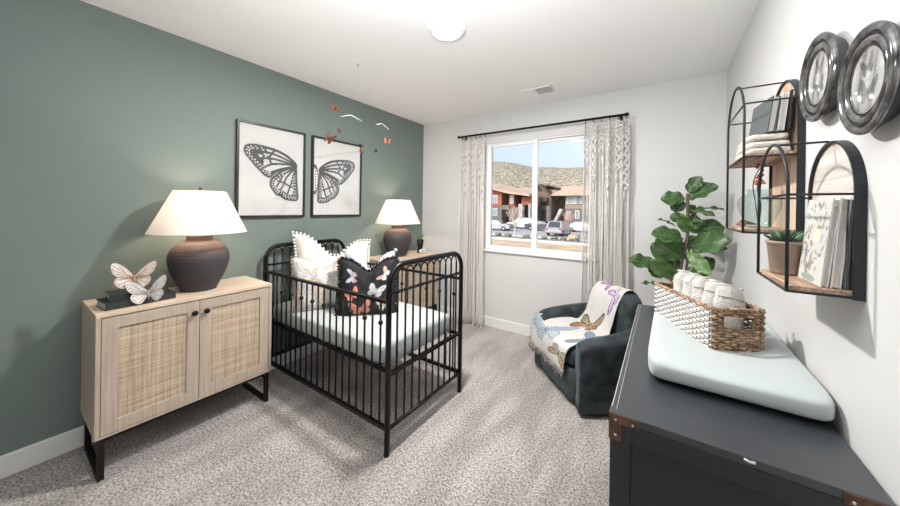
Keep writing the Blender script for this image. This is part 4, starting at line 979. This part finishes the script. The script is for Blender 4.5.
# aqua vase with flowers, driftwood
vs_ = empty('glass_vase', (.337, 1.83, 1.340), 0, 'bulbous pale aqua glass vase holding a dark flowering twig', 'vase')
pv = smooth_curve([(.028, .004, 0), (.036, .004, 0), (.052, .05, 0), (.066, .10, 0), (.068, .135, 0), (.052, .162, 0), (.036, .170, 0), (.036, .188, 0), (.041, .193, 0)], 4)
outer = [(p.x, p.y*.83) for p in pv]; g = MB(); g.lathe([(0, .003)]+outer, 40); g.build('vase', M['aqua'], vs_)
fb = empty('flower_branch', (.337, 1.83, 1.352), 0, 'dark twig with small orange blossoms rising from the aqua vase', 'branch')
tw = MB(); tw.tube(smooth_curve([(0, 0, 0), (.006, 0, .08), (-.004, .006, .15), (.004, .004, .22), (.012, -.006, .262)], 4), .0022, 6); tw.tube(smooth_curve([(0, .006, .0), (-.012, 0, .10), (-.02, -.006, .17), (-.004, -.008, .23), (.018, -.012, .25)], 4), .0018, 5); tw.build('twig', M['twig'], fb)
rnd = random.Random(11); ob = MB()
for k in range(26):
    z = .165+.10*rnd.random(); ob.ball((rnd.uniform(-.016, .014), rnd.uniform(-.016, .016), z), rnd.uniform(.004, .0075), 6)
ob.build('blossom', M['orange'], fb)
dwd = MB(); 
for k in range(4): a = .8*k; dwd.tube(smooth_curve([(-.045+.006*k, .05-.02*k, .006), (-.03, .075-.02*k, .018+.008*(k % 2)), (-.012+.01*k, .09-.012*k, .010)], 3), .004, 5)
dw2 = MB().add([(v[0]+.325, v[1]+1.86, v[2]+1.340) for v in dwd.v], dwd.f, True); thing(dw2, 'driftwood_piece', M['drift'], (.325, 1.86, 1.34), 'small driftwood twigs at the foot of the aqua vase', 'driftwood')
# lower shelf
pp = empty('succulent_pot', (.333, 1.455, 1.206), 0, 'green succulent in a taupe clay pot on the lower shelf', 'plant'); pp.scale = (.86, .86, .9)
MB().lathe([(0, 0), (.040, 0), (.043, .004), (.052, .105), (.056, .107), (.057, .116), (.052, .117), (.048, .105), (0, .100)], 36).build('pot', M['clay'], pp)
MB().lathe([(0, .102), (.049, .104)], 20).build('soil', M['soil'], pp)
for ring, (cnt, tilt, ln) in enumerate(((5, .35, .045), (8, .85, .058), (10, 1.2, .066))):
    for k in range(cnt):
        a = 2*PI*k/cnt+ring*.4; dr_ = Vector((math.cos(a)*math.sin(tilt), math.sin(a)*math.sin(tilt), math.cos(tilt))); p0 = Vector((.006*math.cos(a), .006*math.sin(a), .108))
        l = MB(); l.tube([p0, p0+dr_*ln*.45, p0+dr_*ln*.8+Vector((0, 0, .004)), p0+dr_*ln+Vector((0, 0, .010))], .008, 6, radii=[.005, .0085, .006, .0008], flat=.5); l.build('leaf', M['succ'], pp)
fbk = wall_book('picture_book', (.350, 1.246, 1.2055), .165, .238, .014, 0, .09, M['wbook'], 'white picture book with painted flowers leaning on the lower shelf')
cg = MB(); nu, nv = 80, 115; cg.grid(lambda a, b: (-.0006, .165*(1-a), .238*b), nu, nv, False); PP = np.array(cg.v); PP = np.stack([.0825-PP[:, 1], PP[:, 1], PP[:, 2]], 1); cc = base_cols(len(PP), (.60, .60, .575)); rnd = random.Random(6)
for k in range(70):
    x, z = rnd.uniform(-.08, .08), rnd.uniform(.0, .225); rx, rz_ = rnd.uniform(.002, .006), rnd.uniform(.005, .015); colr = rnd.choice([(.30, .36, .28), (.26, .32, .28), (.40, .28, .23), (.62, .57, .42), (.34, .37, .41), (.50, .50, .46), (.34, .38, .30), (.30, .18, .16)])
    an = rnd.uniform(0, 3); dx, dz = PP[:, 0]-x, PP[:, 2]-z; u, v = dx*math.cos(an)+dz*math.sin(an), -dx*math.sin(an)+dz*math.cos(an); cc[(u/rx)**2+(v/rz_)**2 < 1] = (*colr, 1)
cc[((PP[:, 0]+.045)/.009)**2+((PP[:, 2]-.08)/.026)**2 < 1] = (.20, .27, .38, 1); cc[((PP[:, 0]-.012)/.024)**2+((PP[:, 2]-.135)/.020)**2 < 1] = (.72, .69, .56, 1); cc[((PP[:, 0]+.01)/.05)**2+((PP[:, 2]-.012)/.010)**2 < 1] = (.28, .36, .31, 1)
bfly(cc, PP[:, 0], PP[:, 2], -.02, .045, .030, .4, (.45, .38, .28), (.40, .30, .24), (.22, .20, .18), None, .12)
cg.build('cover_print', M['print_'], fbk, col=cc)
wall_book('book', (.367, 1.242, 1.2055), .17, .240, .018, 0, .07, M['wbook'], 'white hardback directly behind the painted picture book')
wall_book('book', (.388, 1.242, 1.2055), .16, .232, .009, 0, .03, M['slate'], 'thin grey-covered book at the back of the lower shelf against the boards')
wall_book('book', (.385, 1.414, 1.2055), .07, .10, .008, 0, 0, M['wbook'], 'small white booklet between the succulent and the painted book')
# ================================================================== ROUND FRAMED BUTTERFLIES
def round_frame(yc, zc, R_, label, pair):
    r = empty('round_frame', (WR, yc, zc), 0, label, 'picture', 'round silver frames on the right wall'); 
    pr = [(R_*.80, 0), (R_*.86, -.010), (R_*.965, -.024), (R_, -.031), (R_*.995, -.036), (R_*.96, -.041), (R_*.91, -.042), (R_*.86, -.038), (R_*.83, -.034), (R_*.80, -.034), (R_*.76, -.038), (R_*.71, -.039), (R_*.67, -.036), (R_*.65, -.033), (R_*.62, -.032), (R_*.60, -.034), (R_*.585, -.033), (R_*.575, -.030)]
    side = MB(); side.lathe(pr[:4], 72, (0, 0, 0), 'x'); side.build('frame_side', M['ring_side'], r)
    fc = smooth_curve([(a, b, 0) for a, b in pr[3:]], 3); MB().lathe([(p.x, p.y) for p in fc], 80, (0, 0, 0), 'x').build('frame_moulding', M['silver'], r)
    for q, zz in ((.815, -.0345), (.625, -.0325)): MB().tube([(zz, R_*q*math.cos(2*PI*k/64), R_*q*math.sin(2*PI*k/64)) for k in range(64)], R_*.022, 6, closed=True).build('groove', M['blackm'], r)
    g = MB(); nr_, nt_ = 46, 96; rr = R_*.58; vs = [(-.0315, rr*i/nr_*math.cos(2*PI*k/nt_), rr*i/nr_*math.sin(2*PI*k/nt_)) for i in range(nr_+1) for k in range(nt_)]
    g.add(vs, [(i*nt_+k, i*nt_+(k+1) % nt_, (i+1)*nt_+(k+1) % nt_, (i+1)*nt_+k) for i in range(nr_) for k in range(nt_)]); P_ = np.array(vs); u, v = -P_[:, 1]/rr, P_[:, 2]/rr; cc = base_cols(len(P_), (.74, .735, .71))
    for (cx, cy, s, an, c1) in pair: bfly(cc, u, v, cx, cy, s, an, c1, tuple(q*1.15 for q in c1), tuple(q*.7 for q in c1), tuple(q*.8 for q in c1), .03, .015)
    cc[(np.abs(v-.02-.06*u) < .012) & (np.abs(u) < .55)] = (.45, .45, .43, 1)
    g.build('print', M['print_'], r, col=cc, fixn=False)
    MB().lathe([(0, -.0330), (rr*1.0, -.0330), (rr*1.0, -.0325), (0, -.0325)], 48, (0, 0, 0), 'x').build('glass', M['glass'], r)
round_frame(1.420, 1.815, .130, 'round black-and-silver frame with butterflies, beside the taller shelf', [(.05, .42, .42, -.3, (.28, .28, .28)), (.15, -.42, .46, .3, (.20, .21, .22))])
round_frame(1.140, 1.712, .125, 'round black-and-silver butterfly frame nearest the camera, cut off by the right edge of the photo', [(.0, .42, .42, .2, (.20, .20, .20)), (.02, -.40, .55, -.15, (.27, .28, .29))])

# ================================================================== OUTSIDE
G = -1.6
F_, YAW, ROLL, CYP = 312.3, .5977, .0148, 208.6
def axes():
    fwd = Vector((-math.sin(YAW), math.cos(YAW), 0)); ri = Vector((math.cos(YAW), math.sin(YAW), 0)); up = Vector((0, 0, 1))
    return fwd, math.cos(ROLL)*ri+math.sin(ROLL)*up, -math.sin(ROLL)*ri+math.cos(ROLL)*up
FWD, RI, UP = axes()
def at(px, py, Y):                         # survey: where a sight line meets the vertical plane at depth Y
    d = FWD+RI*((px-450)/F_)-UP*((py-CYP)/F_); t = Y/d.y; return d.x*t, EYE+d.z*t
XO = lambda px, Y: at(px, 210, Y)[0]
ZO = lambda px, py, Y: at(px, py, Y)[1]
OM = dict(
    dirt=mat('dry_dirt', (.50, .39, .28), 1, var=.25, vscale=.6, bump=.3, scale=3), asphalt=mat('asphalt', (.36, .37, .39), .9, var=.15, vscale=.2), curb=mat('concrete_curb', (.72, .70, .67), .9),
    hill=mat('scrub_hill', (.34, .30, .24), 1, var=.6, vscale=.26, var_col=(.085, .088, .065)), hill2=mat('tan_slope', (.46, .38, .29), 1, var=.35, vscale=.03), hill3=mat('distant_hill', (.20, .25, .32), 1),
    red=mat('rust_stucco', (.30, .105, .065), .9), dark=mat('recess_shade', (.045, .04, .04), .9), greyw=mat('grey_siding', (.13, .125, .12), .9, bump=.3, scale=4), brown=mat('brown_siding', (.20, .145, .10), .9),  # near-black colour holds the shade of the recessed parts
    tanw=mat('tan_siding', (.26, .22, .17), .9), roof=mat('tan_roof', (.46, .34, .27), .95, var=.15, vscale=.5), roofd=mat('dark_roof', (.12, .09, .075), .9), wintrim=mat('window_trim', (.62, .60, .57), .7),
    wing_=mat('dark_window', (.20, .25, .30), .15, spec=.8), col=mat('stone_column', (.38, .36, .33), .9, var=.2, vscale=2), rock=mat('rock', (.24, .24, .24), .95, var=.35, vscale=2), sage=mat('sage_shrub', (.17, .20, .12), 1, var=.4, vscale=4), dry=mat('dry_shrub', (.42, .36, .26), 1, var=.3, vscale=4),
    bark=mat('pale_bark', (.55, .47, .42), .9), pink=mat('pinkish_twig', (.50, .32, .27), .9), silverc=mat('silver_paint', (.42, .44, .46), .3, .5), whitec=mat('white_paint', (.52, .53, .54), .3), darkc=mat('dark_car_paint', (.06, .07, .09), .3), tyre=mat('tyre', (.015, .015, .015), .9), cglass=mat('car_glass', (.03, .04, .05), .08, spec=.8), tail=mat('tail_light', (.5, .02, .02), .3), hub=mat('hubcap', (.4, .4, .4), .3, .8))
def hgrid(name, x0, x1, y0, y1, nx, ny, fn, m):
    g = MB(); g.grid(lambda a, b: (x0+(x1-x0)*a, y0+(y1-y0)*b, fn(x0+(x1-x0)*a, y0+(y1-y0)*b)), nx, ny); return struct(name, g, m)
struct('ground', MB().box(-90, 50, WF+.6, 29, G-.5, G), OM['dirt'])
struct('parking_lot', MB().box(-120, 60, 29, 75, G-.5, G-.0), OM['asphalt'])
struct('kerb', MB().box(-90, 40, 28.7, 29.1, G-.1, G+.16), OM['curb'])
struct('planting_bed', MB().box(-90, 40, 29.1, 32.6, G-.1, G+.06), OM['rock'])
struct('kerb_beyond', MB().box(-90, 40, 32.6, 32.8, G-.1, G+.15), OM['curb'])
def n2(x, y): return math.sin(x*.031+1.3)*math.cos(y*.023)+.5*math.sin(x*.083+y*.05)+.25*math.sin(x*.19-y*.13+2)
def ridge(x):
    px = [(-900, 90), (-420, 86), (-300, 85), (-250, 87), (-225, 82), (-200, 75), (-170, 68), (-130, 66), (0, 70), (300, 60)]
    for (a, za), (b, zb) in zip(px, px[1:]):
        if a <= x <= b: return za+(zb-za)*(x-a)/(b-a)
    return 60
def hill_h(x, y):
    t = min(1, max(0, (y-200)/300)); s = t*t*(3-2*t); return G+2+(ridge(x*500/max(y, 250))+1.5*n2(x, y)*1.2)*s*(y/500)
hgrid('hill', -1000, 350, 170, 560, 130, 60, hill_h, OM['hill'])
hgrid('field', -700, 300, 75, 215, 50, 16, lambda x, y: G+(y-75)*.11+.6*n2(x, y), OM['hill2'])
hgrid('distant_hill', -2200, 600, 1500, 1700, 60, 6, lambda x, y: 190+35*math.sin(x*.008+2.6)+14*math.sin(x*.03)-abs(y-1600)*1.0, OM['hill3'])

def bx(parent, name, x0, x1, y0, y1, z0, z1, m): return MB().box(x0, x1, y0, y1, z0, z1).build(name, m, parent)
def window_(parent, x0, x1, z0, z1, y):
    f = bx(parent, 'window', x0-.12, x1+.12, y-.08, y, z0-.12, z1+.12, OM['wintrim']); p = bx(f, 'pane', x0, x1, y-.10, y-.06, z0, z1, OM['wing_'])
# rust-red apartment building (left pane)
Y1 = 50.
def X1_(px): return XO(px, Y1)
def Zp(px, py, Y=Y1): return ZO(px, py, Y)
b1 = empty('apartment_building', (X1_(505), Y1+5, G), 0, 'rust-red and grey apartment building with a tan roof, seen in the left window pane', 'building')
def pb(name, px0, px1, py0, py1, m, y0=0, y1=4.0, parent=None, pyref=None, ob=None, Y=Y1):
    ob = ob or b1; xa, xb = XO(px0, Y), XO(px1, Y); pm_ = (px0+px1)/2; za, zb = ZO(pm_, py1, Y), ZO(pm_, py0, Y)
    za = max(za, G)
    return MB().box(xa, xb, Y+y0, Y+y1, za, zb).build(name, m, ob, shift=ob.location)
def pw(px0, px1, py0, py1, y=0, ob=None, Y=Y1, tm=None):
    ob = ob or b1; xa, xb = XO(px0, Y), XO(px1, Y); pm_ = (px0+px1)/2; za, zb = ZO(pm_, py1, Y), ZO(pm_, py0, Y)
    f = MB().box(xa-.1, xb+.1, Y+y-.08, Y+y, za-.1, zb+.1).build('window', tm or OM['wintrim'], ob, shift=ob.location); MB().box(xa, xb, Y+y-.11, Y+y-.04, za, zb).build('pane', OM['wing_'], f, shift=ob.location)
pb('upper_wall', 478, 501.5, 190, 206, OM['red']); pb('lower_wall', 478, 501.5, 206, 232, OM['greyw'], .05)
pb('recess', 501.5, 508, 194, 226, OM['dark'], 2.5, 4.0); pb('upper_wall', 508, 514, 194, 207, OM['red'], .3); pb('lower_wall', 508, 517, 207, 224, OM['greyw'], .4)
pb('recess', 514, 521, 195, 224, OM['dark'], 3, 4.0); pb('balcony', 501, 509, 205, 209.5, OM['greyw'], 0, 1.2)
pb('stone_column', 519.5, 523.5, 204, 222, OM['col'], -.5, .6); pb('upper_wall', 521, 532, 197, 205, OM['red'], .2); pb('lower_wall', 523.5, 534, 205, 222, OM['dark'], 1)
pb('stone_column', 529, 531, 204, 221, OM['col'], -.3, .6)
for q in ((490.5, 497, 196, 202.5), (490.5, 497, 209, 215), (511, 513, 196, 203), (480, 486, 196, 203), (480, 486, 209, 216)): pw(*q)
za0, za1 = Zp(488, 186), Zp(534, 196.5)
rf = MB(); xa, xb = X1_(474), X1_(531.5)
rf.add([(xa, Y1-1.2, Zp(476, 184.5)), (X1_(509), Y1-1.2, Zp(509, 193.5)), (xb, Y1-1.2, Zp(534, 196.5)), (xb, Y1+4.2, Zp(534, 196.5)), (X1_(505), Y1+4.2, Zp(505, 191)), (xa, Y1+4.2, Zp(476, 184.5)),
        (xa, Y1-1.2, Zp(476, 184.5)+.35), (X1_(509), Y1-1.2, Zp(509, 193.5)+.35), (xb, Y1-1.2, Zp(534, 196.5)+.35), (xb, Y1+4.2, Zp(534, 196.5)+.9), (X1_(505), Y1+4.2, Zp(505, 191)+.9), (xa, Y1+4.2, Zp(476, 184.5)+.8)],
       [(0, 1, 4, 5), (1, 2, 3, 4), (6, 7, 10, 11), (7, 8, 9, 10), (0, 1, 7, 6), (1, 2, 8, 7), (2, 3, 9, 8), (3, 4, 10, 9), (4, 5, 11, 10), (5, 0, 6, 11)])
rf.build('roof', OM['roof'], b1, shift=b1.location)
# brown and grey building (right pane)
Y2 = 56.
b2 = empty('apartment_building', (XO(560, Y2), Y2+5, G), 0, 'brown and grey apartment building with gables and a staircase, seen in the right window pane', 'building')
P2 = lambda *a, **k: pb(*a, ob=b2, Y=Y2, **k)
def poly2(name, pts, m, y0, y1):
    g = MB(); g.prism([at(px, py, Y2) for px, py in pts], 'y', Y2+y0, Y2+y1); return g.build(name, m, b2, shift=b2.location)
poly2('gable_wall', [(534, 232), (534, 196), (540, 187), (552, 198), (552, 226), (552, 232)], OM['brown'], -.5, 7)
poly2('gable_roof', [(532, 197), (540.5, 186), (553, 198), (553, 196), (540.8, 184), (532, 194.5)], OM['roofd'], -1.3, 7)
poly2('upper_block', [(546, 200), (546, 188), (555, 188), (555, 200)], OM['tanw'], 2, 8); poly2('upper_roof', [(539, 187.6), (546, 185.2), (557, 188.6), (557, 187.6), (546, 184.1), (539, 186.5)], OM['roofd'], 1, 9)
P2('balcony', 542, 549, 197.5, 202, OM['roofd'], -1.4, -.4); P2('recess', 541.5, 548.5, 199, 206, OM['dark'], -.55, 0); P2('recess', 540.5, 546, 210, 221, OM['dark'], -.55, 0)
P2('stone_column', 549, 552, 206, 222, OM['col'], -1.5, -.6); P2('recess_wall', 552, 567, 196, 224, OM['greyw'], 3, 8); P2('recess', 555, 558.5, 201, 206, OM['red'], 2.8, 3.4); P2('recess', 560, 564.5, 199, 222, OM['dark'], 2.6, 3.5)
st = MB()
for k in range(9):
    x, z = XO(553.5+k*.75, Y2), ZO(556, 221-k*1.5, Y2); st.box(x, x+.5, Y2-.3, Y2+1.4, z-.25, z)
st.build('staircase', OM['curb'], b2, shift=b2.location)
P2('wing_wall', 565, 600, 194, 226, OM['tanw'], 0, 8); P2('lower_band', 565, 600, 208.5, 226, OM['greyw'], -.1, 0)
g = MB(); z0 = ZO(582, 195.5, Y2)
for q in (0,):
    xa, xb = XO(551, Y2), XO(603, Y2); za, zb = ZO(552, 196, Y2), ZO(600, 196, Y2)
    g.add([(xa, Y2-1.2, za), (xb, Y2-1.2, za), (xb, Y2+8, za), (xa+1, Y2+8, za), (XO(559, Y2), Y2+4, za+2.0), (xb, Y2+4, za+2.0)], [(0, 1, 5, 4), (0, 1, 2, 3), (1, 2, 5), (2, 3, 4, 5), (3, 0, 4)])
g.build('roof', OM['roof'], b2, shift=b2.location)
for q in ((567.5, 570.3, 196.5, 203.5), (571.2, 574, 196.5, 203.5), (575.5, 578, 196.5, 203.5), (578.8, 581.4, 196.5, 203.5), (567.5, 570.3, 212, 219), (576, 579, 211, 218), (550, 553.5, 190.2, 194)): pw(*q, y=-.12 if q[2] > 195 else 1.95, ob=b2, Y=Y2)
# a pale building behind
b3 = empty('apartment_building', (XO(500, 85), 88, G), 0, 'long low tan-roofed building behind the others', 'building')
pb('wall', 470, 610, 192, 206, OM['tanw'], 0, 9, ob=b3, Y=85.)
g = MB(); g.prism([(83, ZO(520, 193, 85)), (98, ZO(520, 193, 85)), (90.5, ZO(520, 186.5, 85))], 'x', XO(468, 85), XO(612, 85)); g.build('roof', OM['roof'], b3, shift=b3.location)

def car(px0, px1, Y, paint, label, rear=False, suv=False, face=1):
    xa, xb = XO(px0, Y), XO(px1, Y); xc = (xa+xb)/2; L_ = 4.7; Wd = 1.85; Hh = 1.72 if suv else 1.42
    r = empty('car', (xc, Y, G), 0 if not rear else PI/2, label, 'car')
    if face < 0: r.rotation_euler.z += PI
    side = [(-.5, .32), (-.5, .62), (-.47, .92), (-.42, .95), (-.22 if not suv else -.24, 1.0), (-.10, Hh-.05), (.05, Hh), (.22 if not suv else .36, Hh-.04), (.38 if not suv else .47, 1.0), (.5, .92), (.5, .45), (.46, .32)]
    def ring(sc, y):
        return [(x*L_, y, .9+(z-.9)*(1 if z < 1.02 else sc)) for x, z in side]
    n = len(side); ys = (-Wd/2, -Wd/2+.12, 0, Wd/2-.12, Wd/2); vs = []
    for y in ys:
        for x, z in side: vs.append((x*L_*(.985 if abs(y) > .9 else 1), y*(1 if z < 1.02 else .82), z))
    fs = [(i*n+k, i*n+(k+1) % n, (i+1)*n+(k+1) % n, (i+1)*n+k) for i in range(4) for k in range(n)]+[tuple(range(n))[::-1], tuple(4*n+k for k in range(n))]
    MB().add(vs, fs).build('car_body', paint, r)
    for sg in (-1, 1):
        gl = MB(); y = sg*Wd/2*.83; pts = [(-.20, 1.04), (-.095, Hh-.12), (.05, Hh-.08), (.20 if not suv else .34, Hh-.12), (.33 if not suv else .42, 1.04)]
        gl.prism([(x*L_, z) for x, z in pts], 'y', y-.02*sg+0, y+.02*sg); gl.build('side_window', OM['cglass'], r)
    x = (.425 if suv else .31)*L_; g = MB(); e = (.365 if suv else .235)*L_; e2 = (.465 if suv else .37)*L_
    g.add([(e+.03, -.62, Hh-.08), (e+.03, .62, Hh-.08), (e2+.03, .68, 1.03), (e2+.03, -.68, 1.03), (e-.03, -.62, Hh-.08), (e-.03, .62, Hh-.08), (e2-.03, .68, 1.03), (e2-.03, -.68, 1.03)], [(0, 1, 2, 3), (7, 6, 5, 4), (0, 1, 5, 4), (1, 2, 6, 5), (2, 3, 7, 6), (3, 0, 4, 7)]); g.build('rear_window', OM['cglass'], r)
    g = MB(); e, e2 = -.10*L_, -.225*L_; g.add([(e-.03, -.62, Hh-.08), (e-.03, .62, Hh-.08), (e2-.05, .68, 1.03), (e2-.05, -.68, 1.03), (e+.03, -.62, Hh-.1), (e+.03, .62, Hh-.1), (e2+.03, .68, 1.0), (e2+.03, -.68, 1.0)], [(0, 1, 2, 3), (7, 6, 5, 4), (0, 1, 5, 4), (1, 2, 6, 5), (2, 3, 7, 6), (3, 0, 4, 7)]); g.build('windscreen', OM['cglass'], r)
    for sx in (-.31, .31):
        for sg in (-1, 1):
            wv = MB(); ny = sg*(Wd/2-.10); m_ = 20; vs = []
            for yy in (ny-.11, ny+.11):
                for k in range(m_): vs.append((sx*L_+.34*math.cos(2*PI*k/m_), yy, .34+.34*math.sin(2*PI*k/m_)))
            wv.add(vs, [(k, (k+1) % m_, m_+(k+1) % m_, m_+k) for k in range(m_)]+[tuple(range(m_)), tuple(range(m_, 2*m_))[::-1]]); o = wv.build('wheel', OM['tyre'], r)
            hb = MB(); vs = [(sx*L_+.19*math.cos(2*PI*k/m_), ny+sg*.115, .34+.19*math.sin(2*PI*k/m_)) for k in range(m_)]+[(sx*L_+.19*math.cos(2*PI*k/m_), ny+sg*.10, .34+.19*math.sin(2*PI*k/m_)) for k in range(m_)]
            hb.add(vs, [tuple(range(m_)), tuple(range(m_, 2*m_))[::-1]]+[(k, (k+1) % m_, m_+(k+1) % m_, m_+k) for k in range(m_)]); hb.build('hubcap', OM['hub'], o)
    for sg in (-1, 1): MB().box(.485*L_, .503*L_, sg*.62, sg*.86, .72, .92).build('tail_light', OM['tail'], r); MB().box(-.503*L_, -.485*L_, sg*.58, sg*.86, .68, .84).build('headlight', OM['wintrim'], r)
    return r
car(489.5, 504.5, 41, OM['silverc'], 'silver sedan parked at the far left of the left window pane', face=-1)
car(514, 531, 47.5, OM['whitec'], 'white SUV parked side-on behind the bare tree', suv=True)
car(548, 571, 38.5, OM['silverc'], 'silver SUV seen from behind in the right window pane', rear=True, suv=True, face=-1)
car(536, 549, 45, OM['darkc'], 'dark car parked beside the silver SUV', face=-1)
car(576, 592, 46, OM['whitec'], 'white car partly behind the right curtain', face=-1)

def bare_tree(px, Y, h, m, label, seed, spread=.45):
    rnd = random.Random(seed); x = XO(px, Y); r = MB()
    def br(p, d, l, rad, lev):
        q = p+d*l; r.tube([p, (p+q)/2+Vector((rnd.uniform(-.03, .03)*l, 0, 0)), q], rad, 5, radii=[rad, rad*.85, rad*.65], cap=False)
        if lev == 0: return
        for k in range(4 if lev > 1 else 3):
            a = rnd.uniform(0, 2*PI); nd = (d+Vector((math.cos(a), math.sin(a), .35))*spread).normalized(); br(p.lerp(q, rnd.uniform(.45, 1)), nd, l*rnd.uniform(.55, .75), rad*.58, lev-1)
    br(Vector((0, 0, 0)), Vector((0, 0, 1)), h*.38, .07, 4)
    o = r.build('bare_tree', m); o.location = (x, Y, G); return tag(o, label, 'tree')
bare_tree(515.5, 31.5, 4.6, OM['bark'], 'pale leafless tree standing in the bed in the left pane', 3)
bare_tree(569, 37.5, 3.6, OM['pink'], 'small pinkish leafless tree in the right pane', 5, .35)
rnd = random.Random(21); ns = 0
def blob(px, Y, s, m, name, label, cat, grp, sq=.7):
    b = MB(); x = XO(px, Y); n = 10; m_ = 7; vs = []
    for i in range(m_+1):
        ph = -PI/2+PI*i/m_
        for k in range(n): th_ = 2*PI*k/n; q = s*(1+rnd.uniform(-.18, .18)); vs.append((x+q*math.cos(ph)*math.cos(th_), Y+q*math.cos(ph)*math.sin(th_), G+.04+s*sq*(1+math.sin(ph))*.62))
    b.add(vs, [(i*n+k, i*n+(k+1) % n, (i+1)*n+(k+1) % n, (i+1)*n+k) for i in range(m_) for k in range(n)], m is not OM['rock']); return thing(b, name, m, (x, Y, G+.02), label, cat, grp)
for k in range(34): blob(484+k*3.4+rnd.uniform(-.5, .5), 29.55+.75*(k % 2), rnd.uniform(.2, .27), OM['rock'], 'rock', 'grey rock in the planting bed beside the parking lot', 'rock', 'rocks in the planting bed', .6)
for k in (0, 1, 2, 4, 5, 6, 7, 8): blob(489+k*9.3+rnd.uniform(-1, 1), 31.5+.25*(k % 2), rnd.uniform(.3, .42), OM['sage'], 'shrub', 'low green shrub in the planting bed beside the parking lot', 'shrub', 'green shrubs in the planting bed', .8)
blob(574.5, 31.6, .58, OM['dry'], 'shrub', 'larger pale dry shrub at the right of the window view', 'shrub', None, .95)

# ================================================================== LIGHT, SKY, CAMERA
wd = bpy.data.worlds.new('sky'); C.world = wd; wd.use_nodes = True; nt = wd.node_tree
sky = nt.nodes.new('ShaderNodeTexSky'); sky.sky_type = 'NISHITA'; sky.sun_disc = False; sky.sun_elevation = math.radians(38); sky.sun_rotation = math.radians(200); sky.air_density = 1.0; sky.dust_density = 4; sky.ozone_density = 1.6
hs = nt.nodes.new('ShaderNodeHueSaturation'); hs.inputs['Saturation'].default_value = .62; nt.links.new(sky.outputs[0], hs.inputs['Color'])
bg = nt.nodes['Background']; nt.links.new(hs.outputs[0], bg.inputs['Color']); bg.inputs['Strength'].default_value = .27
sun = bpy.data.lights.new('sun', 'SUN'); sun.energy = 3.0; sun.angle = .01; sun.color = (1, .96, .9); so_ = bpy.data.objects.new('sun', sun); COL.objects.link(so_)
so_.rotation_euler = Vector((.55, .75, -.62)).to_track_quat('-Z', 'Y').to_euler()
pt = bpy.data.lights.new('window_portal', 'AREA'); pt.shape = 'RECTANGLE'; pt.size = OX1-OX0; pt.size_y = OZ1-OZ0; pt.cycles.is_portal = True
po = bpy.data.objects.new('window_portal', pt); COL.objects.link(po); po.location = ((OX0+OX1)/2, WF+.17, (OZ0+OZ1)/2); po.rotation_euler = (math.radians(-90), 0, 0)
al = bpy.data.lights.new('ceiling_light_lamp', 'AREA'); al.shape = 'DISK'; al.size = .17; al.energy = 66; al.color = (1, .97, .93)
ao = bpy.data.objects.new('ceiling_light_lamp', al); COL.objects.link(ao); ao.location = (-1.155, 1.632, H-.048)

fl_ = bpy.data.lights.new('bounce_fill', 'AREA'); fl_.shape = 'DISK'; fl_.size = .35; fl_.energy = 40; fl_.color = (.97, .985, 1)  # added unseen fill aimed at the ceiling, in place of a bounced flash
fo = bpy.data.objects.new('bounce_fill', fl_); COL.objects.link(fo); fo.location = (-.50, .30, 1.95); fo.rotation_euler = Vector((-.15, .6, 1)).to_track_quat('-Z', 'Y').to_euler()

cam = bpy.data.cameras.new('camera'); co = bpy.data.objects.new('camera', cam); COL.objects.link(co); C.camera = co
cam.sensor_width = 36; cam.sensor_fit = 'HORIZONTAL'; cam.lens = F_/900*36; cam.shift_y = -(253-CYP)/900; cam.clip_start = .05; cam.clip_end = 6000
mm = Matrix((RI, UP, -FWD)).transposed().to_4x4(); mm.translation = (0, 0, EYE); co.matrix_world = mm
vs = C.view_settings; vs.view_transform = 'Standard'; vs.look = 'None'; vs.gamma = 1; vs.exposure = 0.0; vs.use_curve_mapping = False
C.display_settings.display_device = 'sRGB'
